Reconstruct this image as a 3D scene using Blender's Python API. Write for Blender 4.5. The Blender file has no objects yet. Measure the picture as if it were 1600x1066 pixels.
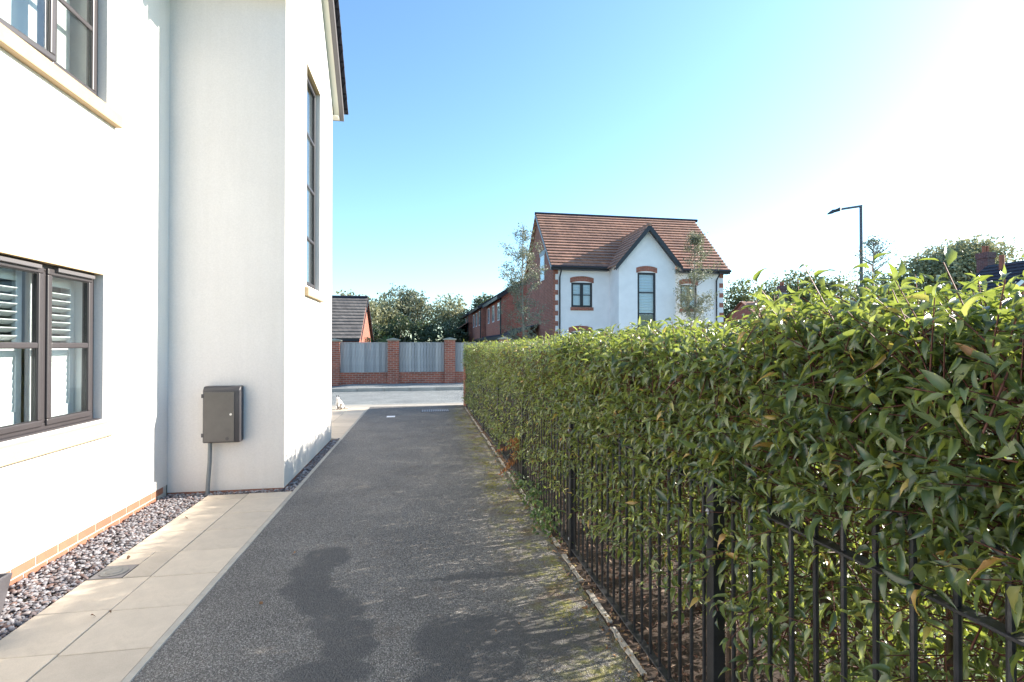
import bpy, bmesh, math, random
import numpy as np
from mathutils import Vector, Matrix

random.seed(7)
rng = np.random.default_rng(11)
S = bpy.context.scene
COL = S.collection
R = math.radians

# ------------------------------------------------------------------ camera, sky, sun, exposure
PSI = R(9.85)
cam_d = bpy.data.cameras.new('camera')
cam_d.sensor_width = 36; cam_d.lens = 795 / 1600 * 36
cam_d.clip_start = 0.05; cam_d.clip_end = 2000
cam = bpy.data.objects.new('camera', cam_d); COL.objects.link(cam)
cam.location = (0, 0, 1.6)
cam.rotation_euler = (R(90.5), 0, -PSI)
S.camera = cam

SUN_EL, SUN_AZ = R(25.2), R(79.0)          # azimuth clockwise from +Y
SKY_STRENGTH = 0.14
w = bpy.data.worlds.new('World'); S.world = w; w.use_nodes = True
nt = w.node_tree; nt.nodes.clear()
o_ = nt.nodes.new('ShaderNodeOutputWorld'); b_ = nt.nodes.new('ShaderNodeBackground')
s_ = nt.nodes.new('ShaderNodeTexSky'); s_.sky_type = 'NISHITA'; s_.sun_disc = False
s_.sun_elevation = SUN_EL; s_.sun_rotation = SUN_AZ
s_.altitude = 50; s_.air_density = 1.0; s_.dust_density = .6; s_.ozone_density = 1.0
b_.inputs['Strength'].default_value = SKY_STRENGTH
tn_ = nt.nodes.new('ShaderNodeMix'); tn_.data_type = 'RGBA'; tn_.blend_type = 'MULTIPLY'; tn_.inputs[0].default_value = 1
tn_.inputs[7].default_value = (.69, .885, .98, 1)          # white balance of the whole sky
nt.links.new(s_.outputs[0], tn_.inputs[6]); nt.links.new(tn_.outputs[2], b_.inputs[0]); nt.links.new(b_.outputs[0], o_.inputs[0])
sd = bpy.data.lights.new('sun', 'SUN'); sd.energy = 5.0; sd.angle = R(0.53); sd.color = (1, .91, .79)
sun = bpy.data.objects.new('sun', sd); COL.objects.link(sun)
_dir = Vector((math.sin(SUN_AZ) * math.cos(SUN_EL), math.cos(SUN_AZ) * math.cos(SUN_EL), math.sin(SUN_EL)))
sun.rotation_euler = _dir.to_track_quat('Z', 'Y').to_euler(); sun.location = (20, 0, 20)
S.view_settings.view_transform = 'Standard'; S.view_settings.look = 'None'
S.view_settings.exposure = 1.42; S.view_settings.gamma = 1.0; S.view_settings.use_curve_mapping = False
S.render.engine = 'CYCLES'
try:
    S.cycles.max_bounces = 8; S.cycles.transparent_max_bounces = 12
    S.cycles.diffuse_bounces = 4; S.cycles.use_denoising = True
except Exception: pass

# ------------------------------------------------------------------ materials
class NT:
    def __init__(s, name):
        s.m = bpy.data.materials.new(name); s.m.use_nodes = True
        s.t = s.m.node_tree; s.t.nodes.clear()
        s.out = s.n('ShaderNodeOutputMaterial')
    def n(s, typ, **kw):
        x = s.t.nodes.new(typ)
        for k, v in kw.items(): setattr(x, k, v)
        return x
    def l(s, a, b): s.t.links.new(a, b)
    def obj(s, scale=(1, 1, 1)):
        tc = s.n('ShaderNodeTexCoord'); mp = s.n('ShaderNodeMapping')
        mp.inputs['Scale'].default_value = scale
        s.l(tc.outputs['Object'], mp.inputs[0]); return mp.outputs[0]
    def noise(s, vec, scale, detail=4, rough=.6, dist=0):
        x = s.n('ShaderNodeTexNoise'); x.inputs['Scale'].default_value = scale
        x.inputs['Detail'].default_value = detail; x.inputs['Roughness'].default_value = rough
        x.inputs['Distortion'].default_value = dist
        s.l(vec, x.inputs['Vector']); return x.outputs[0]
    def ramp(s, fac, stops):
        x = s.n('ShaderNodeValToRGB'); e = x.color_ramp.elements
        while len(e) < len(stops): e.new(.5)
        for i, (p, c) in enumerate(stops):
            e[i].position = p; e[i].color = (*c, 1) if len(c) == 3 else c
        s.l(fac, x.inputs[0]); return x.outputs[0]
    def mix(s, fac, a, b, mode='MIX'):
        x = s.n('ShaderNodeMix', data_type='RGBA', blend_type=mode)
        for sock, v in ((x.inputs[0], fac), (x.inputs[6], a), (x.inputs[7], b)):
            if isinstance(v, (int, float)): sock.default_value = v
            elif isinstance(v, tuple): sock.default_value = (*v, 1) if len(v) == 3 else v
            else: s.l(v, sock)
        return x.outputs[2]
    def math(s, op, a, b=0.0, clamp=False):
        x = s.n('ShaderNodeMath', operation=op, use_clamp=clamp)
        for sock, v in ((x.inputs[0], a), (x.inputs[1], b)):
            if isinstance(v, (int, float)): sock.default_value = v
            else: s.l(v, sock)
        return x.outputs[0]
    def bump(s, h, strength, dist, prev=None):
        x = s.n('ShaderNodeBump'); x.inputs['Strength'].default_value = strength
        x.inputs['Distance'].default_value = dist
        s.l(h, x.inputs['Height'])
        if prev: s.l(prev, x.inputs['Normal'])
        return x.outputs[0]
    def pbsdf(s, col, rough=.7, normal=None, spec=.5, metal=0, **kw):
        p = s.n('ShaderNodeBsdfPrincipled')
        for k, v in (('Base Color', col), ('Roughness', rough), ('Specular IOR Level', spec), ('Metallic', metal)):
            if isinstance(v, (int, float)): p.inputs[k].default_value = v
            elif isinstance(v, tuple): p.inputs[k].default_value = (*v, 1)
            else: s.l(v, p.inputs[k])
        if normal is not None: s.l(normal, p.inputs['Normal'])
        return p
    def finish(s, sh): s.l(sh if not hasattr(sh, 'outputs') else sh.outputs[0], s.out.inputs[0]); return s.m

def simple(name, col, rough=.6, var=.15, scale=8, bump=0, bscale=60, metal=0, spec=.5, bd=.002):
    t = NT(name); v = t.obj()
    n = t.noise(v, scale, 5)
    c = t.ramp(n, [(.3, tuple(x * (1 - var) for x in col)), (.7, tuple(min(1, x * (1 + var)) for x in col))])
    nr = None
    if bump: nr = t.bump(t.noise(v, bscale, 4), bump, bd)
    return t.finish(t.pbsdf(c, rough, nr, spec, metal))

def render_mat():
    t = NT('white_render'); v = t.obj()
    big = t.noise(v, 1.1, 4, .6)
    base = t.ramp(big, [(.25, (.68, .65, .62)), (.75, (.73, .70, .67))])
    vor = t.n('ShaderNodeTexVoronoi'); vor.inputs['Scale'].default_value = 190; t.l(v, vor.inputs['Vector'])
    fine = t.noise(v, 120, 3, .7)
    grn = t.noise(v, 55, 4, .8)
    base = t.mix(.8, base, t.ramp(grn, [(.35, (.93, .93, .93)), (.65, (1.04, 1.04, 1.04))]), 'MULTIPLY')
    stv = t.obj((5, 5, .35)); base = t.mix(.3, base, t.ramp(t.noise(stv, 2.2, 5, .6), [(.35, (.94, .935, .92)), (.6, (1.02, 1.02, 1.02))]), 'MULTIPLY')
    h = t.math('ADD', t.math('MULTIPLY', vor.outputs[0], .6), fine)
    # splash-back dirt low on the wall
    sep = t.n('ShaderNodeSeparateXYZ'); t.l(v, sep.inputs[0])
    low = t.math('SUBTRACT', .55, sep.outputs[2])
    low = t.math('MULTIPLY', low, 1.5, True)
    low = t.math('MULTIPLY', low, t.noise(v, 7, 5), True)
    col = t.mix(t.math('MULTIPLY', low, .45), base, (.55, .47, .39))
    return t.finish(t.pbsdf(col, .9, t.bump(h, .9, .003), .2))

def brick_mat(name='red_brick', c1=(.40, .125, .08), c2=(.27, .09, .065), mortar=(.42, .34, .28), scl=1):
    t = NT(name); tc = t.n('ShaderNodeTexCoord'); sep = t.n('ShaderNodeSeparateXYZ')
    t.l(tc.outputs['Object'], sep.inputs[0])
    u = t.math('ADD', sep.outputs[0], sep.outputs[1])
    cb = t.n('ShaderNodeCombineXYZ'); t.l(u, cb.inputs[0]); t.l(sep.outputs[2], cb.inputs[1])
    b = t.n('ShaderNodeTexBrick'); b.inputs['Scale'].default_value = 1
    b.inputs['Brick Width'].default_value = .225; b.inputs['Row Height'].default_value = .075
    b.inputs['Mortar Size'].default_value = .009; b.inputs['Mortar Smooth'].default_value = .3
    b.inputs['Bias'].default_value = 0
    b.inputs['Color1'].default_value = (*c1, 1); b.inputs['Color2'].default_value = (*c2, 1)
    b.inputs['Mortar'].default_value = (*mortar, 1); t.l(cb.outputs[0], b.inputs['Vector'])
    n = t.noise(tc.outputs['Object'], 3, 5)
    c = t.mix(.5, b.outputs['Color'], t.ramp(n, [(.3, (.6, .6, .6)), (.7, (1.35, 1.3, 1.3))]), 'MULTIPLY')
    return t.finish(t.pbsdf(c, .85, t.bump(t.math('SUBTRACT', 1.0, b.outputs['Fac']), .6, .006), .25))

def tile_mat(name, cols, row=.19, width=.3):
    t = NT(name); tc = t.n('ShaderNodeTexCoord'); sep = t.n('ShaderNodeSeparateXYZ')
    t.l(tc.outputs['Object'], sep.inputs[0])
    u = t.math('ADD', sep.outputs[0], sep.outputs[1])
    cb = t.n('ShaderNodeCombineXYZ'); t.l(u, cb.inputs[0]); t.l(sep.outputs[2], cb.inputs[1])
    b = t.n('ShaderNodeTexBrick'); b.inputs['Scale'].default_value = 1
    b.inputs['Brick Width'].default_value = width; b.inputs['Row Height'].default_value = row
    b.inputs['Mortar Size'].default_value = .012; b.inputs['Mortar'].default_value = (*[x * .45 for x in cols[0]], 1)
    b.inputs['Color1'].default_value = (*cols[0], 1); b.inputs['Color2'].default_value = (*cols[1], 1)
    t.l(cb.outputs[0], b.inputs['Vector'])
    n = t.noise(tc.outputs['Object'], 1.3, 6, .7)
    c = t.mix(.7, b.outputs['Color'], t.ramp(n, [(.3, (.65, .65, .68)), (.7, (1.3, 1.25, 1.2))]), 'MULTIPLY')
    return t.finish(t.pbsdf(c, .8, t.bump(b.outputs['Fac'], -.5, .01), .3))

def asphalt_mat(name, lo, hi, drive=False):
    t = NT(name); v = t.obj()
    vor = t.n('ShaderNodeTexVoronoi'); vor.inputs['Scale'].default_value = 150; t.l(v, vor.inputs['Vector'])
    vor2 = t.n('ShaderNodeTexVoronoi'); vor2.inputs['Scale'].default_value = 60; t.l(v, vor2.inputs['Vector'])
    fine = t.noise(v, 230, 3, .8)
    sepc = t.n('ShaderNodeSeparateColor'); t.l(vor.outputs['Color'], sepc.inputs[0])
    grain = t.math('MULTIPLY', sepc.outputs[0], t.math('SUBTRACT', 1.15, vor.outputs['Distance']))
    col = t.ramp(grain, [(.15, tuple(x * .45 for x in lo)), (.55, lo), (.97, hi)])
    big = t.noise(v, 1.3, 5, .65)
    col = t.mix(.75, col, t.ramp(big, [(.3, (.72, .72, .74)), (.7, (1.25, 1.23, 1.2))]), 'MULTIPLY')
    if drive:
        sep = t.n('ShaderNodeSeparateXYZ'); t.l(v, sep.inputs[0])
        nd = t.noise(v, 4, 5, .6); nd2 = t.noise(v, 9, 5, .7)
        # moss and silt along the hedge side
        side = t.math('MULTIPLY', t.math('SUBTRACT', sep.outputs[0], .50), 3.0, True)
        mo = t.math('MULTIPLY', side, t.math('MULTIPLY', t.math('SUBTRACT', nd2, .47), 6, True), True)
        col = t.mix(t.math('MULTIPLY', mo, .85), col, (.23, .22, .05))
        br = t.math('MULTIPLY', side, t.math('MULTIPLY', t.math('SUBTRACT', nd, .50), 6, True), True)
        col = t.mix(t.math('MULTIPLY', br, .75), col, (.09, .05, .025))
        rust = t.math('MULTIPLY', t.math('SUBTRACT', t.noise(v, 2.3, 6, .75), .57), 7, True)
        col = t.mix(t.math('MULTIPLY', rust, .28), col, (.12, .075, .045))
        # dark patches with wobbling outlines
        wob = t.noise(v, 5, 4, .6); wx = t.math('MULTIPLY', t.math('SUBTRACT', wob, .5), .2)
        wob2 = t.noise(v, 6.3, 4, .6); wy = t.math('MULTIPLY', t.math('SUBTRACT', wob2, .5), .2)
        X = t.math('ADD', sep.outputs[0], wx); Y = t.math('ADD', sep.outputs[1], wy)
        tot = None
        for (cx, cy, a, bb) in DARK_PATCHES:
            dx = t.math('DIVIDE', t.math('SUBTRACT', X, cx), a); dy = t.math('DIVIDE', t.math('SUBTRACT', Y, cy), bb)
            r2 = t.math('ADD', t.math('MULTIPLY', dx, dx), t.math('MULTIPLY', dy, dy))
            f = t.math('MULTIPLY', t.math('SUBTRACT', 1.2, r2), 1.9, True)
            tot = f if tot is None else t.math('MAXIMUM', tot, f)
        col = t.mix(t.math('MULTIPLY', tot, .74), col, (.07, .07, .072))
    h = t.math('ADD', t.math('MULTIPLY', vor.outputs['Distance'], -1.0), t.math('MULTIPLY', vor2.outputs['Distance'], -.5))
    h = t.math('ADD', h, t.math('MULTIPLY', fine, .4))
    return t.finish(t.pbsdf(col, .82, t.bump(h, 1.0, .006), .35))

def stone_mat(name, c, var=.12, stain=(.25, .2, .15), bump=.3):
    t = NT(name); v = t.obj(); oi = t.n('ShaderNodeObjectInfo')
    n = t.noise(v, 5, 6, .65); f = t.noise(v, 160, 3, .7)
    base = t.ramp(n, [(.3, tuple(x * (1 - var) for x in c)), (.7, tuple(x * (1 + var * .6) for x in c))])
    base = t.mix(.5, base, t.ramp(f, [(.3, (.8, .8, .8)), (.7, (1.1, 1.1, 1.1))]), 'MULTIPLY')
    base = t.mix(1, base, t.ramp(oi.outputs['Random'], [(0, (.85, .84, .83)), (.5, (.97, .96, .95)), (1, (1.07, 1.05, 1.02))]), 'MULTIPLY')
    s1 = t.math('MULTIPLY', t.math('SUBTRACT', t.noise(v, 3.1, 7, .75), .54), 5, True)
    base = t.mix(t.math('MULTIPLY', s1, .35), base, stain)
    return t.finish(t.pbsdf(base, .85, t.bump(f, bump, .002), .3))

def leaf_mat(name, ramp_cols, trans=(.30, .42, .05), tf=.35, rough=.34, under=(.13, .17, .07), spec=.5):
    t = NT(name); g = t.n('ShaderNodeNewGeometry'); oi = t.n('ShaderNodeObjectInfo')
    r = t.math('FRACT', t.math('ADD', g.outputs['Random Per Island'], t.math('MULTIPLY', oi.outputs['Random'], 7.31)))
    col = t.ramp(r, ramp_cols)
    if under: colf = t.mix(g.outputs['Backfacing'], col, t.mix(.35, under, col))
    else: colf = col
    n = t.noise(t.obj(), 35, 3)
    p = t.pbsdf(colf, rough, t.bump(n, .25, .004), spec)
    tr = t.n('ShaderNodeBsdfTranslucent')
    t.l(t.mix(.5, trans, col, 'MIX'), tr.inputs[0])
    mx = t.n('ShaderNodeMixShader'); mx.inputs[0].default_value = tf
    t.l(p.outputs[0], mx.inputs[1]); t.l(tr.outputs[0], mx.inputs[2])
    return t.finish(mx)

def glass_mat(name='window_glass', tint=(.93, .96, .96)):
    t = NT(name)
    gl = t.n('ShaderNodeBsdfGlossy'); gl.inputs['Roughness'].default_value = .01
    tr = t.n('ShaderNodeBsdfTransparent'); tr.inputs[0].default_value = (*tint, 1)
    fr = t.n('ShaderNodeLayerWeight'); fr.inputs[0].default_value = .5
    mx = t.n('ShaderNodeMixShader'); t.l(t.math('ADD', t.math('MULTIPLY', t.math('POWER', fr.outputs['Facing'], 4.0), .9), .07, True), mx.inputs[0])
    t.l(tr.outputs[0], mx.inputs[1]); t.l(gl.outputs[0], mx.inputs[2])
    return t.finish(mx)

def island_mat(name, stops, rough=.8, bump=.3, bscale=90, spec=.3):
    t = NT(name); g = t.n('ShaderNodeNewGeometry')
    c = t.ramp(g.outputs['Random Per Island'], stops)
    n = t.noise(t.obj(), bscale, 4)
    c = t.mix(.6, c, t.ramp(n, [(.3, (.75, .75, .75)), (.7, (1.15, 1.15, 1.15))]), 'MULTIPLY')
    return t.finish(t.pbsdf(c, rough, t.bump(n, bump, .002), spec))

def gpx(x, y, z=0.0):                      # survey: a ground point of the place from where it was sighted
    d = (1.6 - z) * 795 / (y - 540)
    a = (x - 800) / 795
    return d * (a * math.cos(PSI) + math.sin(PSI)), d * (math.cos(PSI) - a * math.sin(PSI))
DARK_PATCHES = [(*gpx(px, py), a, b) for px, py, a, b in ((512, 871, .18, .23), (488, 893, .15, .19), (482, 915, .15, .19), (500, 938, .17, .19), (530, 960, .17, .2), (540, 985, .17, .18),
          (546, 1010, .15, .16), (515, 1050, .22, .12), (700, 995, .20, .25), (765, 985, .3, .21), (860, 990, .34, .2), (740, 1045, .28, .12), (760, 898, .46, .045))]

M = {}
M['render'] = render_mat()
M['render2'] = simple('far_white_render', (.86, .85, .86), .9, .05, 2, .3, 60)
M['brick'] = brick_mat()
M['brick_side'] = brick_mat('far_brick', (.40, .125, .085), (.30, .10, .07), (.36, .26, .2))
M['plinth_brick'] = stone_mat('plinth_brick', (.38, .17, .11), .15, (.28, .12, .08), .5)
M['mortar'] = simple('mortar', (.52, .48, .42), .9, .1, 20, .4, 120)
M['asphalt'] = asphalt_mat('drive_asphalt', (.225, .213, .198), (.44, .425, .40), True)
M['road'] = asphalt_mat('road_asphalt', (.34, .36, .355), (.46, .48, .475))
M['footway'] = asphalt_mat('footway_asphalt', (.36, .38, .375), (.48, .49, .48))
M['flag'] = stone_mat('flagstone', (.58, .495, .395), .12, (.30, .24, .17), .3)
M['edging'] = stone_mat('concrete_edging', (.42, .39, .34), .15, (.2, .18, .13), .5)
M['kerb'] = stone_mat('kerb_concrete', (.40, .40, .38), .15, (.2, .18, .13), .5)
M['sill'] = stone_mat('sandstone_sill', (.58, .44, .27), .08, (.5, .36, .2), .3)
M['frame'] = simple('window_frame_upvc', (.052, .045, .047), .4, .06, 3, .05, 200)
M['dkframe'] = simple('black_trim', (.022, .022, .03), .4, .1, 3)
M['gasket'] = simple('gasket_rubber', (.015, .015, .016), .5)
M['glass'] = glass_mat()
M['olddark_brick'] = brick_mat('old_dark_brick', (.16, .075, .07), (.10, .055, .06), (.2, .17, .17))
M['glass2'] = glass_mat('far_glass', (.85, .9, .94))
M['white'] = simple('white_paint', (.80, .81, .80), .45, .02, 3)
M['blind'] = simple('grey_blind', (.62, .63, .60), .7, .05, 3)
M['room'] = simple('room_wall', (.45, .44, .42), .8, .05, 3)
M['soffit'] = simple('cream_soffit', (.74, .72, .62), .5, .03, 3)
M['fascia'] = simple('grey_fascia', (.13, .12, .125), .45, .05, 3)
M['slate'] = tile_mat('dark_tile', [(.035, .035, .05), (.05, .047, .06)])
M['rooftile'] = tile_mat('brown_roof_tile', [(.49, .275, .195), (.37, .21, .16)], .196, .3)
M['greytile'] = tile_mat('grey_roof_tile', [(.24, .21, .185), (.17, .15, .135)], .2, .3)
M['gravel_soil'] = simple('gravel_soil', (.10, .085, .07), .9, .3, 30, .6, 90)
M['pebble'] = island_mat('pebble', [(0, (.17, .165, .18)), (.25, (.28, .275, .295)), (.45, (.08, .06, .06)), (.6, (.36, .355, .37)), (.8, (.15, .09, .075)), (1, (.21, .205, .225))], .55, .3, 80, .4)
M['mulch_soil'] = simple('mulch_soil', (.05, .033, .024), .95, .4, 30, .8, 60)
M['chip'] = island_mat('bark_chip', [(0, (.06, .032, .022)), (.3, (.13, .065, .045)), (.6, (.20, .12, .085)), (.85, (.30, .22, .17)), (1, (.10, .04, .03))], .8)
M['dryleaf'] = island_mat('dry_leaf', [(0, (.22, .12, .05)), (.4, (.32, .2, .1)), (.7, (.16, .07, .04)), (1, (.42, .33, .16))], .7)
M['moss'] = island_mat('moss', [(0, (.20, .21, .04)), (.5, (.34, .32, .07)), (1, (.12, .10, .04))], .9)
M['lawn'] = simple('lawn', (.075, .12, .03), .9, .35, 9, .8, 120, bd=.02)
M['earth'] = simple('ground', (.09, .10, .06), .9, .3, 2, .5, 20)
M['black'] = simple('black_gloss_paint', (.020, .020, .023), .42, .45, 14, .5, 70)
M['box'] = simple('meter_box_plastic', (.085, .080, .075), .33, .14, 7, .08, 60)
M['boxedge'] = simple('meter_box_edge', (.045, .043, .048), .4, .1, 6)
M['pipe'] = simple('grey_pipe', (.17, .19, .20), .42, .1, 12)
M['steel'] = simple('galvanised', (.55, .55, .54), .4, .1, 30, metal=.6)
M['lamp'] = simple('lamp_post_paint', (.10, .115, .15), .6, .08, 10)
M['lamphead'] = simple('lamp_head_backlit', (.03, .035, .045), .7, .08, 10)  # darker copy of the post paint; backlit shade put into the colour
M['covermetal'] = simple('cover_metal', (.21, .20, .18), .6, .2, 40, .4, 150)
M['zinc'] = simple('planter_zinc', (.095, .09, .10), .5, .2, 5, .3, 40, metal=.2)
M['board'] = None
t = NT('weathered_board'); v = t.obj((1, 1, .12)); oi = t.n('ShaderNodeObjectInfo')
c = t.ramp(t.noise(v, 22, 6, .7), [(.3, (.28, .29, .30)), (.7, (.46, .47, .485))])
c = t.mix(1, c, t.ramp(oi.outputs['Random'], [(0, (.8, .8, .8)), (.6, (1.02, 1.02, 1.02)), (1, (1.2, 1.18, 1.15))]), 'MULTIPLY')
M['board'] = t.finish(t.pbsdf(c, .85, t.bump(t.noise(v, 60, 4), .5, .003), .2))
M['coping'] = stone_mat('coping_stone', (.36, .34, .27), .2, (.18, .17, .08), .5)
M['laurel'] = leaf_mat('laurel_leaf', [(0, (.02, .042, .026)), (.28, (.04, .075, .036)), (.55, (.085, .13, .052)), (.78, (.17, .22, .08)),
                        (.93, (.29, .33, .12)), (.972, (.40, .38, .12)), (.988, (.50, .33, .08)), (1, (.40, .17, .06))],
                        trans=(.60, .70, .07), tf=.42, rough=.30, under=(.24, .30, .15), spec=1.0)
M['stem'] = simple('red_stem', (.13, .045, .03), .6, .3, 40, .3, 80)
M['bark'] = simple('laurel_bark', (.11, .075, .055), .85, .35, 18, .8, 60, bd=.006)
M['tbark'] = simple('grey_bark', (.27, .245, .20), .85, .3, 12, .6, 40, bd=.01)
M['olive_leaf'] = leaf_mat('silver_green_leaf', [(0, (.11, .125, .085)), (.5, (.20, .21, .14)), (1, (.33, .34, .25))], (.25, .28, .1), .25, .5, (.22, .23, .17))
M['tree_leaf'] = leaf_mat('tree_leaf', [(0, (.06, .085, .045)), (.5, (.11, .14, .06)), (1, (.22, .23, .1))], (.28, .32, .08), .3, .55, (.11, .13, .07))
M['willow_leaf'] = leaf_mat('pale_tree_leaf', [(0, (.22, .24, .16)), (.5, (.36, .37, .23)), (1, (.40, .38, .2))], (.32, .32, .13), .3, .6, (.16, .17, .1))
M['dark_leaf'] = leaf_mat('dark_tree_leaf', [(0, (.035, .055, .03)), (.5, (.075, .105, .05)), (1, (.14, .17, .08))], (.15, .2, .05), .2, .55, (.07, .09, .05))
M['ivy_leaf'] = leaf_mat('weed_leaf', [(0, (.03, .07, .025)), (.6, (.06, .12, .04)), (1, (.16, .2, .06))], (.3, .45, .08), .3, .4)
M['fern'] = island_mat('dead_fern', [(0, (.28, .11, .04)), (.5, (.38, .17, .06)), (1, (.18, .08, .03))], .8)
M['cat'] = None
t = NT('cat_fur'); v = t.obj()
c = t.ramp(t.noise(v, 9, 3, .5), [(.50, (.80, .78, .74)), (.56, (.16, .13, .11))])
M['cat'] = t.finish(t.pbsdf(c, .9, t.bump(t.noise(v, 220, 3), .5, .004), .1))
M['catdark'] = simple('cat_dark_fur', (.06, .05, .045), .9)
M['shade_dark'] = simple('shade_void', (.03, .03, .035), .9)  # near-black; shade behind panes and grate bars put into the colour
M['paint'] = simple('white_marker', (.72, .72, .74), .6, .05)
M['pot'] = simple('terracotta', (.33, .12, .07), .8, .15, 9)
M['lead'] = simple('lead_flashing', (.30, .31, .34), .5, .1, 6)

# ------------------------------------------------------------------ object helpers
def absloc(o):
    p = Vector((0, 0, 0))
    while o is not None: p += Vector(o.location); o = o.parent
    return p
def tag(o, label=None, cat=None, group=None, kind=None):
    if label: o['label'] = label
    if cat: o['category'] = cat
    if group: o['group'] = group
    if kind: o['kind'] = kind
    return o
def thing(name, loc, label, cat, group=None):
    o = bpy.data.objects.new(name, None); COL.objects.link(o); o.location = loc
    o.empty_display_size = .2
    return tag(o, label, cat, group)
def inst(name, me, parent, wloc, rot=(0, 0, 0), scale=None):
    o = bpy.data.objects.new(name, me); COL.objects.link(o)
    o.parent = parent
    o.location = Vector(wloc) - (absloc(parent) if parent else Vector((0, 0, 0)))
    o.rotation_euler = rot
    if scale: o.scale = scale
    return o
class MB:
    def __init__(s): s.v = []; s.f = []
    def add(s, vs, fs):
        b = len(s.v); s.v += [tuple(p) for p in vs]; s.f += [tuple(b + i for i in f) for f in fs]; return s
    def box(s, x0, x1, y0, y1, z0, z1):
        vs = [(x, y, z) for z in (z0, z1) for y in (y0, y1) for x in (x0, x1)]
        return s.add(vs, [(0, 2, 3, 1), (4, 5, 7, 6), (0, 1, 5, 4), (2, 6, 7, 3), (0, 4, 6, 2), (1, 3, 7, 5)])
    def mbox(s, P, a0, a1, b0, b1, c0, c1):     # box through a mapping P(u, w, z)
        vs = [P(a, b, c) for c in (c0, c1) for b in (b0, b1) for a in (a0, a1)]
        return s.add(vs, [(0, 2, 3, 1), (4, 5, 7, 6), (0, 1, 5, 4), (2, 6, 7, 3), (0, 4, 6, 2), (1, 3, 7, 5)])
    def quad(s, a, b, c, d): return s.add([a, b, c, d], [(0, 1, 2, 3)])
    def slab(s, pts, off):                      # polygon given thickness by an offset vector
        n = len(pts); off = Vector(off)
        vs = [Vector(p) for p in pts] + [Vector(p) + off for p in pts]
        fs = [tuple(range(n)), tuple(range(2 * n - 1, n - 1, -1))] + [(i, i + n, (i + 1) % n + n, (i + 1) % n) for i in range(n)]
        return s.add(vs, fs)
    def tube(s, pts, rad, n=8, cap=True):
        pts = [Vector(p) for p in pts]
        if not hasattr(rad, '__len__'): rad = [rad] * len(pts)
        base = len(s.v); up = None
        for i, p in enumerate(pts):
            d = (pts[min(i + 1, len(pts) - 1)] - pts[max(i - 1, 0)]).normalized()
            if up is None: up = Vector((0, 0, 1)) if abs(d.z) < .9 else Vector((1, 0, 0))
            a = d.cross(up)
            if a.length < 1e-4: a = d.cross(Vector((0, 1, 0)))
            a.normalize(); b = d.cross(a).normalized(); up = b.cross(d) if False else up
            for k in range(n):
                t = 2 * math.pi * k / n
                s.v.append(tuple(p + (a * math.cos(t) + b * math.sin(t)) * rad[i]))
        for i in range(len(pts) - 1):
            for k in range(n):
                a0 = base + i * n + k; a1 = base + i * n + (k + 1) % n
                s.f.append((a0, a1, a1 + n, a0 + n))
        if cap:
            s.f.append(tuple(base + k for k in range(n)))
            s.f.append(tuple(base + (len(pts) - 1) * n + k for k in range(n - 1, -1, -1)))
        return s
    def lathe(s, c, prof, n=12):
        b = len(s.v)
        for (r, z) in prof:
            for k in range(n):
                t = 2 * math.pi * k / n
                s.v.append((c[0] + r * math.cos(t), c[1] + r * math.sin(t), c[2] + z))
        for i in range(len(prof) - 1):
            for k in range(n):
                a0 = b + i * n + k; a1 = b + i * n + (k + 1) % n
                s.f.append((a0, a1, a1 + n, a0 + n))
        s.f.append(tuple(b + k for k in range(n - 1, -1, -1)))
        s.f.append(tuple(b + (len(prof) - 1) * n + k for k in range(n)))
        return s
    def mesh(s, name, mat, origin=(0, 0, 0), bevel=0, smooth=False, seg=2):
        me = bpy.data.meshes.new(name)
        o = Vector(origin)
        me.from_pydata([tuple(Vector(p) - o) for p in s.v], [], s.f)
        bm = bmesh.new(); bm.from_mesh(me)
        bmesh.ops.recalc_face_normals(bm, faces=bm.faces)
        if bevel: bmesh.ops.bevel(bm, geom=list(bm.edges), offset=bevel, segments=seg, affect='EDGES', profile=.5, clamp_overlap=True)
        bm.to_mesh(me); bm.free()
        me.materials.append(mat)
        if smooth:
            me.polygons.foreach_set('use_smooth', [True] * len(me.polygons))
            try: me.set_sharp_from_angle(angle=R(42))
            except Exception: pass
        me.update(); return me
    def build(s, name, mat, parent=None, bevel=0, smooth=False, seg=2, loc=None):
        org = absloc(parent) if parent else Vector(loc or (0, 0, 0))
        me = s.mesh(name, mat, org, bevel, smooth, seg)
        o = bpy.data.objects.new(name, me); COL.objects.link(o); o.parent = parent
        if not parent: o.location = org
        return o
def struct(o, label=None, cat=None): o['kind'] = 'structure'; return tag(o, label, cat)

def npmesh(name, V, F, mat, smooth=False, org=(0, 0, 0)):
    """V (n,3), F (m,4) quads -> one mesh"""
    V = (np.asarray(V, dtype=np.float32) - np.asarray(org, dtype=np.float32)); F = np.asarray(F, dtype=np.int32); k = F.shape[1]
    me = bpy.data.meshes.new(name)
    me.vertices.add(len(V)); me.vertices.foreach_set('co', V.ravel())
    me.loops.add(F.size); me.loops.foreach_set('vertex_index', F.ravel())
    me.polygons.add(len(F)); me.polygons.foreach_set('loop_start', np.arange(0, F.size, k, dtype=np.int32))
    try: me.polygons.foreach_set('loop_total', np.full(len(F), k, dtype=np.int32))
    except Exception: pass
    if smooth: me.polygons.foreach_set('use_smooth', np.ones(len(F), dtype=bool))
    me.update(calc_edges=True); me.validate(); me.materials.append(mat)
    return me

def norm(a): return a / np.maximum(np.linalg.norm(a, axis=-1, keepdims=True), 1e-9)

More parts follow.
